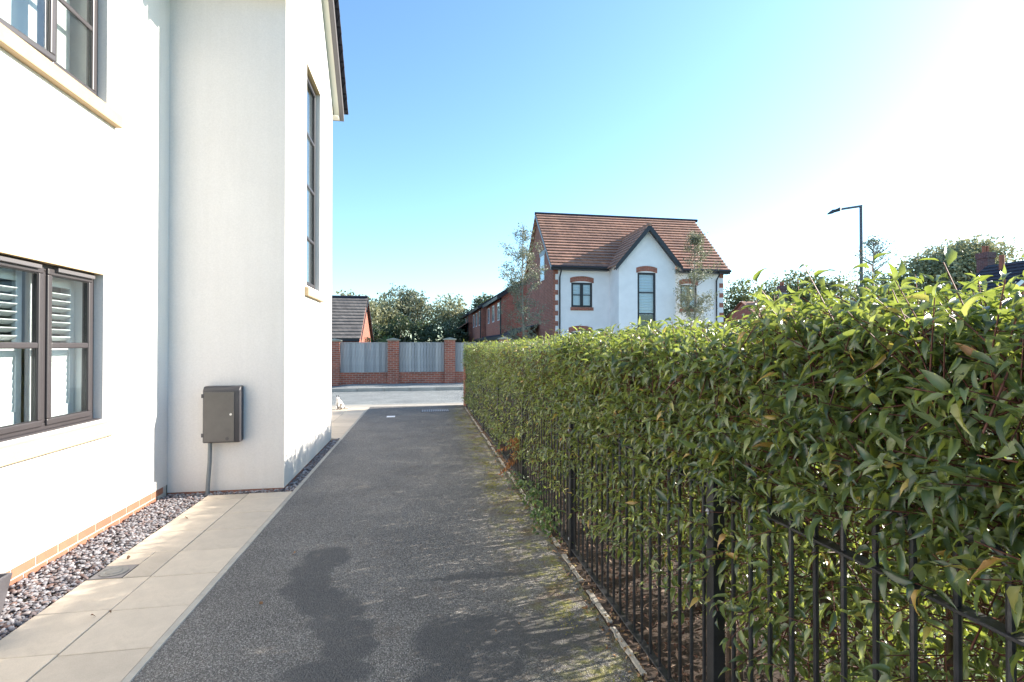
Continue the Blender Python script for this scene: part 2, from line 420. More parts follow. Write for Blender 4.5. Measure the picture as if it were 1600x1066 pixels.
# leaf templates: axis +X, side +Y, normal +Z, unit length and unit half-width
def leaf_template(nt_, curl, fold=.5, wave=0.0, point=1.0):
    vs = []; fs = []
    for i in range(nt_ + 1):
        t = i / nt_; wd = max(.03, math.sin(math.pi * t ** .75) ** .95 * (1.08 - .35 * t * point))
        if i == nt_: wd = .02
        if curl > 1e-3: x = math.sin(curl * t) / curl; z = -(1 - math.cos(curl * t)) / curl
        else: x, z = t, 0
        for j in (-1, 0, 1):
            dz = abs(j) * wd * fold * .14 + wave * math.sin(t * 9 + j) * abs(j) * .05
            vs.append((x, j * wd, z + dz))
    for i in range(nt_):
        for j in (0, 1):
            a = i * 3 + j; fs.append((a, a + 3, a + 4, a + 1))
    return np.array(vs), np.array(fs)
HI = [leaf_template(5, c, f, wv) for c, f, wv in ((.5, .7, .6), (1.0, 1.1, 1.0), (1.5, .9, .8), (2.1, 1.3, 1.2))]
LO = [leaf_template(2, c, .3) for c in (.5, .9, 1.3, 1.8)]

def leaves_geom(P, A, N, L, Wd, var, tmpl):
    """positions, axis, normal hints -> arrays"""
    A = norm(A); N = N - (N * A).sum(1, keepdims=True) * A; N = norm(N); Sd = np.cross(N, A)
    Vs = []; Fs = []; base = 0
    for k, (tv, tf) in enumerate(tmpl):
        idx = np.where(var == k)[0]
        if not len(idx): continue
        a = A[idx][:, None, :]; n = N[idx][:, None, :]; s = Sd[idx][:, None, :]
        l = L[idx][:, None, None]; w_ = Wd[idx][:, None, None]
        V = P[idx][:, None, :] + a * (tv[None, :, 0:1] * l) + s * (tv[None, :, 1:2] * w_) + n * (tv[None, :, 2:3] * l)
        nv = len(tv)
        F = tf[None] + (np.arange(len(idx)) * nv)[:, None, None] + base
        Vs.append(V.reshape(-1, 3)); Fs.append(F.reshape(-1, 4)); base += len(idx) * nv
    return np.concatenate(Vs), np.concatenate(Fs)

def tiled(mb, e0, e1, r0, r1, n, th=.045):
    """courses of tiles from eave edge e0-e1 up to ridge edge r0-r1, each lapping the one below"""
    e0, e1, r0, r1 = map(Vector, (e0, e1, r0, r1))
    nrm = (e1 - e0).cross(r0 - e0).normalized()
    if nrm.z < 0: nrm = -nrm
    for i in range(n):
        t0, t1 = i / n, min(1.0, (i + 1.12) / n)
        a, b = e0.lerp(r0, t0), e1.lerp(r1, t0); c, d = e1.lerp(r1, t1), e0.lerp(r0, t1)
        lo, hi = nrm * th, nrm * .008
        mb.add([a, b, c, d, a + lo, b + lo, c + hi, d + hi], [(0, 3, 2, 1), (4, 5, 6, 7), (0, 1, 5, 4), (1, 2, 6, 5), (2, 3, 7, 6), (3, 0, 4, 7)])
    return mb

def holed_wall(mb, P, u0, u1, z0, z1, holes, thick, caps=False):
    """wall with real openings: P(u, w, z), outer face at w=0, inner at -thick"""
    us = sorted({u0, u1, *[h[0] for h in holes], *[h[1] for h in holes]})
    zs = sorted({z0, z1, *[h[2] for h in holes], *[h[3] for h in holes]})
    inh = lambda u, z: any(h[0] < u < h[1] and h[2] < z < h[3] for h in holes)
    for i in range(len(us) - 1):
        for j in range(len(zs) - 1):
            uc, zc = (us[i] + us[i + 1]) / 2, (zs[j] + zs[j + 1]) / 2
            if inh(uc, zc): continue
            for w_ in (0, -thick): mb.quad(P(us[i], w_, zs[j]), P(us[i + 1], w_, zs[j]), P(us[i + 1], w_, zs[j + 1]), P(us[i], w_, zs[j + 1]))
    for (a, b, c, d) in holes:
        mb.quad(P(a, 0, c), P(a, -thick, c), P(a, -thick, d), P(a, 0, d)); mb.quad(P(b, 0, c), P(b, -thick, c), P(b, -thick, d), P(b, 0, d))
        mb.quad(P(a, 0, c), P(b, 0, c), P(b, -thick, c), P(a, -thick, c)); mb.quad(P(a, 0, d), P(b, 0, d), P(b, -thick, d), P(a, -thick, d))
    if caps:
        for u in (u0, u1): mb.quad(P(u, 0, z0), P(u, -thick, z0), P(u, -thick, z1), P(u, 0, z1))
    mb.quad(P(u0, 0, z1), P(u1, 0, z1), P(u1, -thick, z1), P(u0, -thick, z1))
    return mb

# ================================================================== THE SETTING
g = MB(); g.quad((-600, -400, -.13), (600, -400, -.13), (600, 900, -.13), (-600, 900, -.13))
struct(g.build('ground', M['earth']), 'plain ground running to the horizon')
dv = MB(); dv.box(-1.369, 1.035, -4, 13.72, -.1, 0.0)
struct(dv.build('driveway', M['asphalt']), 'grey asphalt drive with dark patches between house and hedge')
rd = MB(); rd.box(-70, 80, 14.32, 18.55, -.12, -.025)
struct(rd.build('road', M['road']), 'sunlit grey road crossing beyond the drive')
nf = MB(); nf.box(-70, 80, 13.72, 14.2, -.12, -.004)
struct(nf.build('near_footway', M['edging']), 'pale strip of footway where the drive meets the road')
ff = MB(); ff.box(-70, -3.4, 18.68, 20.9, -.12, .03).box(-2.7, 80, 18.68, 20.9, -.12, .095)
ff.add([(-3.4, 18.68, .03), (-2.7, 18.68, .095), (-2.7, 20.9, .095), (-3.4, 20.9, .03)], [(0, 1, 2, 3)])
struct(ff.build('far_footway', M['footway']), 'footway along the far side of the road')
gb = MB(); gb.box(-2.74, -2.27, 1.0, 6.06, -.1, -.03).box(-2.74, -1.5, 5.93, 6.06, -.1, -.035).box(-1.56, -1.414, 6.06, 9.15, -.1, -.03)
struct(gb.build('gravel_bed', M['gravel_soil']), 'soil under the pebbles beside the house wall')
mu = MB(); mu.box(1.035, 2.35, -2, 13.4, -.1, -.004)
struct(mu.build('mulch_bed', M['mulch_soil']), 'dark planting bed under the hedge')
lw = MB(); lw.box(2.35, 40, -8, 13.72, -.1, -.0)
struct(lw.build('lawn', M['lawn']), 'front lawns beyond the hedge')
lw = MB(); lw.box(-70, 80, 20.9, 24.0, -.1, .05)
struct(lw.build('garden_lawn', M['lawn']), 'front gardens beyond the far wall')
bounce = MB(); bounce.box(5.6, 30, 20.92, 23.9, -.1, .07)  # unseen pale ground added to bounce light onto the far house front
struct(bounce.build('bounce_sheet', M['edging']), 'unseen pale sheet added to bounce light onto the white gabled house')
# footpath: slabs are pieces of their own on a bedding layer
fp = MB(); fp.box(-2.27, -1.414, .6, 6.0, -.1, -.035).box(-4.6, -1.414, 9.15, 13.72, -.1, -.035)
path = struct(fp.build('path', M['mulch_soil'], loc=(-1.9, 4, 0)), 'cream flagged path beside the house')
def flag_mesh(wx, wy):
    b = MB(); b.box(-wx / 2, wx / 2, -wy / 2, wy / 2, -.04, 0); return b.mesh('flagstone', M['flag'], bevel=.003, seg=1)
fm = {}
def flag(x0, x1, y0, y1):
    k = (round(x1 - x0, 3), round(y1 - y0, 3))
    if k not in fm: fm[k] = flag_mesh(k[0] - .005, k[1] - .005)
    o = inst('flagstone', fm[k], path, ((x0 + x1) / 2, (y0 + y1) / 2, random.uniform(-.0015, .0015)),
             (random.uniform(-.003, .003), random.uniform(-.003, .003), random.uniform(-.002, .002)))
    return o
J0 = gpx(41, 1027)[1]      # a joint seen in the near row
ys = [J0 + .452 * k for k in range(-3, 9)]
ys = [y for y in ys if y < 5.75] + [5.925]
for a, b in zip(ys[:-1], ys[1:]):
    flag(-1.862, -1.414, a, b)
ys2 = [y + .02 for y in ys[:-1]] + [5.925]
cv = (-2.262, -2.045, 3.93, 4.15)
for a, b in zip(ys2[:-1], ys2[1:]):
    if a < 4.0 < b or (a < 4.1 < b):
        # slab cut round the access cover
        flag(cv[1], -1.862, a, b)
        if cv[2] > a: flag(-2.27, cv[1], a, min(cv[2], b))
        if cv[3] < b: flag(-2.27, cv[1], max(cv[3], a), b)
    else: flag(-2.27, -1.862, a, b)
y = 9.16
while y < 13.4:
    x = -1.414
    while x > -4.4:
        flag(x - .452, x, y, min(y + .452, 13.72)); x -= .452
    y += .452
# edgings
ke = MB(); ke.box(-.0225, .0225, -.4545, .4545, -.09, .004); kem = ke.mesh('edging_stone', M['edging'], bevel=.004, seg=1)
eb = MB(); eb.box(-1.4135, -1.3695, -4, 13.72, -.11, -.02)
edg = struct(eb.build('path_edging', M['mortar'], loc=(-1.39, 5, 0)), 'narrow concrete edging between path and drive')
for k in range(19): inst('edging_stone', kem, edg, (-1.3915, -3.3 + .914 * k, 0), (0, 0, random.uniform(-.001, .001)))
eb = MB(); eb.box(1.036, 1.085, -2, 13.35, -.11, -.012)
edg2 = struct(eb.build('hedge_edging', M['mulch_soil'], loc=(1.06, 5, 0)), 'broken concrete edging at the foot of the railings')
y = .3
while y < 13.2:
    ln = random.uniform(.12, .5); b = MB(); n = max(3, int(ln / .04)); w0 = .018
    pts = [(w0 * random.uniform(.7, 1.25), -ln / 2 + ln * i / (n - 1)) for i in range(n)] + [(-w0 * random.uniform(.5, 1.25), ln / 2 - ln * i / (n - 1)) for i in range(n)]
    b.slab([(px, py, random.uniform(-.004, .006)) for px, py in pts], (0, 0, -.06))
    inst('edging_stone', b.mesh('edging_stone', M['edging'], bevel=.003, seg=1), edg2, (1.058 + random.uniform(-.004, .004), y + ln / 2, .004))
    y += ln + random.choice([.01, .02, .05, .14])
# far kerb
kb = MB(); kb.box(-70, 80, 18.56, 18.675, -.12, -.04)
kerb = struct(kb.build('far_kerb', M['mortar'], loc=(0, 18.6, 0)), 'kerb on the far side of the road')
km = MB().box(-.452, .452, -.0625, .0625, -.1, .105).mesh('kerbstone', M['kerb'], bevel=.012)
for k in range(-3, 60): inst('kerbstone', km, kerb, (k * .914, 18.61, -.005))
km2 = MB().slab([(-.452, -.0625, -.1), (.452, -.0625, -.1), (.452, -.0625, .1), (-.452, -.0625, .02)], (0, .125, 0)).mesh('kerbstone', M['kerb'], bevel=.01)
inst('kerbstone', km2, kerb, (-4 * .914, 18.61, -.005))
km3 = MB().box(-.452, .452, -.0625, .0625, -.1, .02).mesh('kerbstone', M['kerb'], bevel=.01)
for k in range(-30, -4): inst('kerbstone', km3, kerb, (k * .914, 18.61, -.005))
kb = MB(); kb.box(-70, 80, 14.2, 14.32, -.12, -.012)
kerb2 = struct(kb.build('near_kerb', M['mortar'], loc=(0, 14.26, 0)), 'dropped kerb at the mouth of the drive')
km4 = MB().box(-.452, .452, -.055, .055, -.1, .012).mesh('kerbstone', M['kerb'], bevel=.008)
for k in range(-12, 30): inst('kerbstone', km4, kerb2, (k * .914, 14.26, -.008))

# ================================================================== THE NEAR WHITE HOUSE
XW, XB = -2.72, -1.534; YB0, YB1 = 6.05, 9.0
H = thing('white_house', (XW, 5.5, 0), 'near white rendered house filling the left side, brown window frames and stone sills', 'house')
PX = lambda x0: (lambda u, w_, z: (x0 + w_, u, z))          # wall facing +X
PNY = lambda y0: (lambda u, w_, z: (u, y0 - w_, z))         # wall facing -Y
PNX = lambda x0: (lambda u, w_, z: (x0 - w_, u, z))
LW = (3.72, 4.92, .965, 2.216); UW = (3.72, 4.95, 3.69, 4.92); SW = (7.1, 7.98, 2.40, 5.36)
m = MB(); holed_wall(m, PX(XW), -.5, 12.5, .10, 5.7, [LW, UW], .30)
m.quad((XW, -.5, .10), (XW - 8, -.5, .10), (XW - 8, -.5, 5.7), (XW, -.5, 5.7)); m.quad((XW, 12.5, .10), (XW - 8, 12.5, .10), (XW - 8, 12.5, 5.5), (XW, 12.5, 5.5))
m.quad((XW - 8, -.5, .1), (XW - 8, 12.5, .1), (XW - 8, 12.5, 5.5), (XW - 8, -.5, 5.5))
m.build('wall', M['render'], H)
yc = (YB0 + YB1) / 2; SL = 1.22; EV = 5.78; zap = EV + (YB1 - YB0) / 2 * SL
m = MB(); holed_wall(m, PX(XB), YB0, YB1, .012, EV, [SW], .3)
m.add([(XB, YB0, EV), (XB, YB1, EV), (XB, yc, zap)], [(0, 1, 2)])
m.quad((XW, YB0, .012), (XB, YB0, .012), (XB, YB0, EV), (XW, YB0, EV)); m.quad((XW, YB1, .012), (XB, YB1, .012), (XB, YB1, EV), (XW, YB1, EV))
gw = m.build('gable_wall', M['render'], H)
# plinth of bricks
m = MB(); m.box(XW - .2, XW - .006, -.5, 6.045, -.1, .099); pl = m.build('plinth', M['mortar'], H)
bme = MB().box(-.05, .0, -.1075, .1075, 0, .065).mesh('brick', M['plinth_brick'], bevel=.003, seg=1)
yb = gpx(40.5, 902)[1]
k0 = -14
for k in range(k0, 26):
    yy = 3.55 + .225 * k + .06
    if -.3 < yy < 5.9: inst('brick', bme, pl, (XW - .002, yy, .031))
    if -.3 < yy + .1125 < 5.9: inst('brick', bme, pl, (XW - .002, yy + .1125, -.044))
m = MB(); m.box(XW + .002, XB - .004, YB0 + .004, YB0 + .1, -.1, .010).box(XB - .1, XB - .004, YB0 + .1, YB1 - .1, -.1, .010)
m.build('damp_course', M['plinth_brick'], H)
# sills
def sill(y0, y1, zt, h, x0, out, name='sill'):
    b = MB(); b.slab([(x0 - .07, y0, zt), (x0 - .07, y0, zt - h), (x0 + out, y0, zt - h), (x0 + out, y0, zt - .022)], (0, y1 - y0, 0))
    return b.build(name, M['sill'], H, bevel=.004)
sill(3.6, 5.06, .955, .135, XW, .05); sill(3.6, 5.08, 3.68, .135, XW, .06); sill(7.0, 8.08, 2.385, .13, XB, .05)
# brown strip over window heads
for (a, b, z, x0) in ((LW[0], LW[1], LW[3], XW), (SW[0], SW[1], SW[3], XB), (UW[0], UW[1], UW[3], XW)):
    MB().box(x0 - .06, x0 + .004, a + .001, b + .03, z - .008, z - .001).build('head_bead', M['sill'], H)

def window(parent, P, u0, u1, z0, z1, rec, cols, bars, fm_='frame', fw=.06, gmat='glass', bw=.045, open_col=None, proud=True):
    """frame mesh > sash, glazing_bar, pane. cols: mullion positions; bars: horizontal bar heights"""
    f = MB(); w0, w1 = -rec - .06, -rec
    f.mbox(P, u0, u1, w0, w1, z0, z0 + fw).mbox(P, u0, u1, w0, w1, z1 - fw, z1)
    f.mbox(P, u0, u0 + fw, w0 + .001, w1 - .001, z0 + fw, z1 - fw).mbox(P, u1 - fw, u1, w0 + .001, w1 - .001, z0 + fw, z1 - fw)
    for c in cols: f.mbox(P, c - fw * .6, c + fw * .6, w0 + .002, w1 - .002, z0 + fw, z1 - fw)
    fr = f.build('window', M[fm_], parent, bevel=.006)
    cs = [u0 + fw * .6, *cols, u1 - fw * .6]
    for i in range(len(cs) - 1):
        a, b = cs[i] + (fw * .35 if i else 0.01), cs[i + 1] - (fw * .35 if i < len(cs) - 2 else .01)
        c, d = z0 + fw * .6, z1 - fw * .6
        s = MB(); sw = .048; q0, q1 = w1 - .01, w1 + .016
        if open_col == i:
            ang = R(5); Pq = P
            def P2(u, w_, z, a=a, ang=ang): du = u - a; return Pq(a + du * math.cos(ang) - (w_ + rec) * math.sin(ang) * 0, w_ + du * math.sin(ang), z)
            PP = P2
        else: PP = P
        s.mbox(PP, a, b, q0, q1, c, c + sw).mbox(PP, a, b, q0, q1, d - sw, d)
        s.mbox(PP, a, a + sw, q0 + .001, q1 - .001, c + sw, d - sw).mbox(PP, b - sw, b, q0 + .001, q1 - .001, c + sw, d - sw)
        s.build('sash', M[fm_], fr, bevel=.008)
        gk = MB()
        for (p, q, r_, t_) in ((a + sw, b - sw, c + sw, c + sw + .006), (a + sw, b - sw, d - sw - .006, d - sw), (a + sw, a + sw + .006, c + sw + .006, d - sw - .006), (b - sw - .006, b - sw, c + sw + .006, d - sw - .006)):
            gk.mbox(PP, p, q, q0 + .004, q0 + .014, r_, t_)
        gk.build('gasket', M['gasket'], fr)
        bb = [z for z in bars if c + sw < z < d - sw]
        for z in bb:
            MB().mbox(PP, a + sw - .002, b - sw + .002, q0 + .002, q1 - .004, z - bw / 2, z + bw / 2).build('glazing_bar', M[fm_], fr, bevel=.009)
        zs = [c + sw, *bb, d - sw]
        for z_a, z_b in zip(zs[:-1], zs[1:]):
            za = z_a + (bw / 2 if z_a in bb else 0); zb = z_b - (bw / 2 if z_b in bb else 0)
            MB().mbox(PP, a + sw + .001, b - sw - .001, q0 - .002, q0 + .003, za, zb).build('pane', M[gmat], fr)
    return fr
w1_ = window(H, PX(XW), LW[0], LW[1], LW[2], LW[3], .07, [4.33], [1.60])
w2_ = window(H, PX(XW), UW[0], UW[1], UW[2], UW[3], .07, [4.36], [4.29], open_col=0)
w3_ = window(H, PX(XB), SW[0], SW[1], SW[2], SW[3], .07, [], [3.1, 3.83, 4.55])
for (a, b, z) in ((3.80, 4.25, LW[3] - .055), (4.42, 4.86, LW[3] - .055)):
    MB().box(XW - .072, XW - .028, a, b, z, z + .03).build('trickle_vent', M['fascia'], w1_, bevel=.004)
MB().box(XW - .14, XW - .012, LW[0], LW[1] - .01, LW[2] - .009, LW[2] + .012).build('sub_sill', M['frame'], w1_, bevel=.003)
# shutters inside the lower window, blind inside the upper
for (a, b) in ((3.74, 4.30), (4.37, 4.87)):
    xs = XW - .19; f = MB()
    f.box(xs - .03, xs, a, a + .055, 1.02, 2.17).box(xs - .03, xs, b - .055, b, 1.02, 2.17)
    f.box(xs - .029, xs - .001, a + .055, b - .055, 1.02, 1.12).box(xs - .029, xs - .001, a + .055, b - .055, 2.07, 2.17).box(xs - .029, xs - .001, a + .055, b - .055, 1.52, 1.62)
    sh = f.build('shutter', M['white'], H, bevel=.003)
    lm = MB().box(-.004, .004, -(b - a - .114) / 2, (b - a - .114) / 2, -.033, .033).mesh('louvre', M['white'], bevel=.002, seg=1)
    for z in np.arange(1.655, 2.06, .058): inst('louvre', lm, sh, (xs - .015, (a + b) / 2, z), (0, R(62), 0))
    for z in np.arange(1.15, 1.51, .056): inst('louvre', lm, sh, (xs - .015, (a + b) / 2, z), (0, R(8), 0))
MB().box(XW - .30, XW - .14, LW[1] - .04, LW[1] - .02, 1.0, 2.2).build('window_lining', M['white'], H)
MB().box(XW - .24, XW - .235, UW[0], UW[1] - .09, UW[2], UW[3]).build('blind', M['blind'], H)
MB().box(XB - .26, XB - .255, SW[0], SW[1], SW[2], SW[3]).build('blind', M['blind'], H)
rm = MB()
for (z0, z1) in ((.3, 2.7), (2.9, 5.3)):
    rm.quad((XW - .31, 1, z0), (XW - 4, 1, z0), (XW - 4, 1, z1), (XW - .31, 1, z1)); rm.quad((XW - .31, 5.8, z0), (XW - 4, 5.8, z0), (XW - 4, 5.8, z1), (XW - .31, 5.8, z1))
    rm.quad((XW - 4, 1, z0), (XW - 4, 5.8, z0), (XW - 4, 5.8, z1), (XW - 4, 1, z1))
    rm.quad((XW - .31, 1, z0), (XW - 4, 1, z0), (XW - 4, 5.8, z0), (XW - .31, 5.8, z0)); rm.quad((XW - .31, 1, z1), (XW - 4, 1, z1), (XW - 4, 5.8, z1), (XW - .31, 5.8, z1))
rm.build('room', M['room'], H)
# roof: main slope facing +X, gable over the projection
ov = .25
m = MB(); tiled(m, (XW + ov, -.8, 5.74), (XW + ov, 12.8, 5.74), (XW - 4.2, -.8, 9.2), (XW - 4.2, 12.8, 9.2), 22, .03)
m.slab([(XW - 4.2, -.8, 9.2), (XW - 4.2, 12.8, 9.2), (XW - 8.6, 12.8, 5.5), (XW - 8.6, -.8, 5.5)], (0, 0, -.05)); m.build('roof', M['slate'], H)
xo = XB + .23
def gz(y): return zap + .12 - abs(y - yc) * SL
m = MB()
tiled(m, (XW - 2.2, YB0 - .22, gz(YB0 - .22)), (xo, YB0 - .22, gz(YB0 - .22)), (XW - 2.2, yc, gz(yc)), (xo, yc, gz(yc)), 11, .05)
tiled(m, (XW - 2.2, YB1 + .22, gz(YB1 + .22)), (xo, YB1 + .22, gz(YB1 + .22)), (XW - 2.2, yc, gz(yc)), (xo, yc, gz(yc)), 11, .05)
m.build('gable_roof', M['slate'], H)
for sgn, ye in ((-1, YB0 - .18), (1, YB1 + .18)):
    # barge board and soffit along the sloping verge
    f = MB(); f.slab([(XB + .095, yc, gz(yc) - .004), (XB + .095, ye, gz(ye) - .004), (XB + .095, ye, gz(ye) - .19), (XB + .095, yc, gz(yc) - .21)], (.07, 0, 0))
    f.build('barge_board', M['fascia'], H)
    f = MB(); f.slab([(XB + .002, yc, gz(yc) - .17), (XB + .002, ye, gz(ye) - .165), (XB + .094, ye, gz(ye) - .165), (XB + .094, yc, gz(yc) - .17)], (0, 0, .015))
    f.build('soffit', M['soffit'], H)
    y0_, y1_ = (ye, YB0 - .002) if sgn < 0 else (YB1 + .002, ye)
    f = MB(); f.box(XW - .2, XB + .094, y0_, y1_, gz(ye) - .18, gz(ye) - .166); f.build('soffit', M['soffit'], H)
    f = MB(); f.box(XW - .2, XB + .165, ye - .011 if sgn < 0 else ye, ye if sgn < 0 else ye + .011, gz(ye) - .185, gz(ye) - .02); f.build('fascia', M['fascia'], H)
gt = MB(); gt.tube([(XW - .1, YB0 - .25, 5.64), (XB + .16, YB0 - .25, 5.64)], .05, 10); gt.build('gutter', M['fascia'], H, smooth=True)
gt = MB(); gt.box(XW + .0, XW + .2, -.8, YB0 - .2, 5.62, 5.635); gt.build('soffit', M['soffit'], H)
gt = MB(); gt.box(XW + .2, XW + .22, -.8, YB0 - .25, 5.60, 5.76); gt.build('fascia', M['fascia'], H)

# meter box on the bay wall
mx0, mx1, mz0, mz1 = -2.325, -1.955, .555, 1.16
MBX = thing('meter_box', (-2.2, YB0, 0), 'dark grey plastic gas meter box fixed to the white wall', 'meter box')
b = MB(); b.slab([(mx0, YB0 - .002, mz0), (mx0, YB0 - .002, mz1), (mx0, YB0 - .10, mz1), (mx0, YB0 - .13, mz1 - .04), (mx0, YB0 - .13, mz0)], (mx1 - mx0, 0, 0))
b.build('cabinet', M['boxedge'], MBX, bevel=.012, seg=3, smooth=True)
d_ = MB(); d_.box(mx0 + .012, mx1 - .055, YB0 - .142, YB0 - .131, mz0 + .012, mz1 - .06)
dr = d_.build('door', M['box'], MBX, bevel=.004)
MB().tube([(mx1 - .085, YB0 - .143, .86), (mx1 - .085, YB0 - .149, .86)], .012, 12).build('lock', M['steel'], dr)
MB().tube([(mx1 - .12, YB0 - .143, .60), (mx1 - .12, YB0 - .145, .60)], .018, 16).build('emblem', M['boxedge'], dr)
for z in (.62, 1.04): MB().box(mx0 - .008, mx0 + .018, YB0 - .145, YB0 - .125, z, z + .04).build('hinge', M['boxedge'], MBX, bevel=.003)
MB().tube([(mx0 + .055, YB0 - .07, mz0 + .01), (mx0 + .052, YB0 - .07, .35), (mx0 + .037, YB0 - .075, .1), (mx0 + .033, YB0 - .08, -.06)], .021, 12).build('pipe', M['pipe'], MBX, smooth=True)

# planter and withered leaves
PL = thing('planter', (-2.5, 3.0, 0), 'square tapered grey metal planter at the left edge of the pebbles', 'planter')
pb = MB()
def ring(z, h, off=0): return [(-2.5 - h + off, 3.15 - h, z), (-2.5 + h, 3.15 - h, z), (-2.5 + h, 3.15 + h, z), (-2.5 - h, 3.15 + h, z)]
rs = [ring(-.03, .15), ring(.31, .20), ring(.31, .185), ring(.26, .182)]
vs = sum(rs, [])
fs = [(0, 1, 2, 3), (12, 13, 14, 15)] + [(i * 4 + k, i * 4 + (k + 1) % 4, i * 4 + 4 + (k + 1) % 4, i * 4 + 4 + k) for i in range(3) for k in range(4)]
pb.add(vs, fs).build('planter_shell', M['zinc'], PL, bevel=.004)
MB().add([(x, y, .255) for x, y, z in rs[3]], [(0, 1, 2, 3)]).build('soil', M['mulch_soil'], PL)

def crumpled_leaf(name, loc, size, label, cat, mat, n=1):
    P = np.array([loc]) + rng.normal(0, size * .25, (n, 3)) * [1, 1, 0] + [0, 0, .012]
    A = rng.normal(0, 1, (n, 3)) * [1, 1, .15]; N = rng.normal(0, .3, (n, 3)) + [0, 0, 1]
    V, F = leaves_geom(P, A, N, np.full(n, size) * rng.uniform(.8, 1.2, n), np.full(n, size * .35), rng.integers(1, 4, n), HI)
    o = bpy.data.objects.new(name, npmesh(name, V, F, mat, True, loc)); COL.objects.link(o); o.location = loc
    return tag(o, label, cat)
crumpled_leaf('dry_leaf', (-2.62, 3.5, .01), .13, 'largest curled tan dead leaf on the pebbles against the brick plinth', 'leaf', M['dryleaf'], 4)
x_, y_ = gpx(205, 870); crumpled_leaf('dry_leaf', (x_, y_, .003), .04, 'small brown dead leaf on a slab just beyond the access cover', 'leaf', M['dryleaf'])
x_, y_ = gpx(288, 811); crumpled_leaf('dry_leaf', (x_, y_, .003), .05, 'dark curled dead leaf on the slabs below the meter box', 'leaf', M['dryleaf'])
x_, y_ = gpx(172, 957); crumpled_leaf('dry_leaf', (x_, y_, .003), .03, 'brown scrap of leaf lying on the joint nearest the drive edge', 'leaf', M['dryleaf'])
x_, y_ = gpx(139, 966); crumpled_leaf('dry_leaf', (x_, y_, .003), .03, 'tiny brown leaf on the slab nearest the planter', 'leaf', M['dryleaf'])
x_, y_ = gpx(461, 865); crumpled_leaf('dry_leaf', (x_, y_, .003), .04, 'single pale dead leaf on the asphalt left of the dark patch', 'leaf', M['dryleaf'])
x_, y_ = gpx(410, 941); crumpled_leaf('dry_leaf', (x_, y_, .003), .035, 'small tan leaf on the asphalt near the path edging', 'leaf', M['dryleaf'])
# access cover
AC = thing('access_cover', ((cv[0] + cv[1]) / 2, (cv[2] + cv[3]) / 2, 0), 'small square metal access cover let into the slabs beside the pebbles', 'cover')
cx, cy = (cv[0] + cv[1]) / 2, (cv[2] + cv[3]) / 2
MB().box(cv[0] + .004, cv[1] - .004, cv[2] + .004, cv[3] - .004, -.03, .001).build('cover_frame', M['fascia'], AC, bevel=.002)
MB().lathe((cx, cy, 0), [(.085, .0012), (.085, .005), (.078, .0055), (.074, .003), (.05, .003), (.047, .006), (.02, .006)], 28).build('lid', M['covermetal'], AC)
x_, y_ = gpx(611, 651)
tag(MB().box(x_ - .09, x_ + .09, y_ - .1, y_ + .1, -.01, .003).build('surface_box', M['paint'], loc=(x_, y_, 0)), 'white square utility cover set in the asphalt near the road', 'cover')
x_, y_ = gpx(680, 642)
DG = thing('drain_grate', (x_, y_, 0), 'grey slotted drain grate across the far end of the drive', 'drain')
MB().box(x_ - .34, x_ + .34, y_ - .22, y_ + .22, -.02, .0035).build('grate_frame', M['shade_dark'], DG)  # solid plate; shade in the slots is put into its dark colour
gm = MB().box(-.012, .012, -.2, .2, 0, .006).mesh('bar', M['lead'])
for k in range(15): inst('bar', gm, DG, (x_ - .31 + k * .0443, y_, .0036))

# ================================================================== PEBBLES, LITTER
def pebbles():
    bm = bmesh.new(); bmesh.ops.create_icosphere(bm, subdivisions=2, radius=1)
    tv = np.array([v.co[:] for v in bm.verts]); tf = np.array([[v.index for v in f.verts] for f in bm.faces]); bm.free()
    pts = []
    def fill(x0, x1, y0, y1, n, lift=0):
        p = np.stack([rng.uniform(x0, x1, n), rng.uniform(y0, y1, n), rng.uniform(-.022, .004, n) + lift], 1); pts.append(p)
    fill(-2.705, -2.28, 2.2, 5.95, 5600); fill(-2.70, -1.42, 5.95, 6.03, 560); fill(-1.525, -1.42, 6.0, 9.12, 1000)
    P = np.concatenate(pts); n = len(P)
    sz = rng.uniform(.007, .0145, n)
    sc = np.stack([sz * rng.uniform(.9, 1.6, n), sz * rng.uniform(.8, 1.2, n), sz * rng.uniform(.5, .85, n)], 1)
    th = rng.uniform(0, 6.28, n); c, s = np.cos(th)[:, None], np.sin(th)[:, None]
    nz = 1 + .13 * rng.normal(size=(n, len(tv)))[:, :, None] * .6
    V = tv[None] * sc[:, None, :] * nz
    Vx = V[..., 0] * c - V[..., 1] * s; Vy = V[..., 0] * s + V[..., 1] * c
    tl = rng.normal(0, .25, n)[:, None]; Vz = V[..., 2] + Vx * tl
    V = np.stack([Vx, Vy, Vz], 2) + P[:, None]
    F = tf[None] + (np.arange(n) * len(tv))[:, None, None]
    o = bpy.data.objects.new('pebbles', npmesh('pebbles', V.reshape(-1, 3), F.reshape(-1, 3), M['pebble'], True)); COL.objects.link(o)
    tag(o, 'grey and white pebbles along the foot of the house', 'pebbles', kind='stuff')
pebbles()

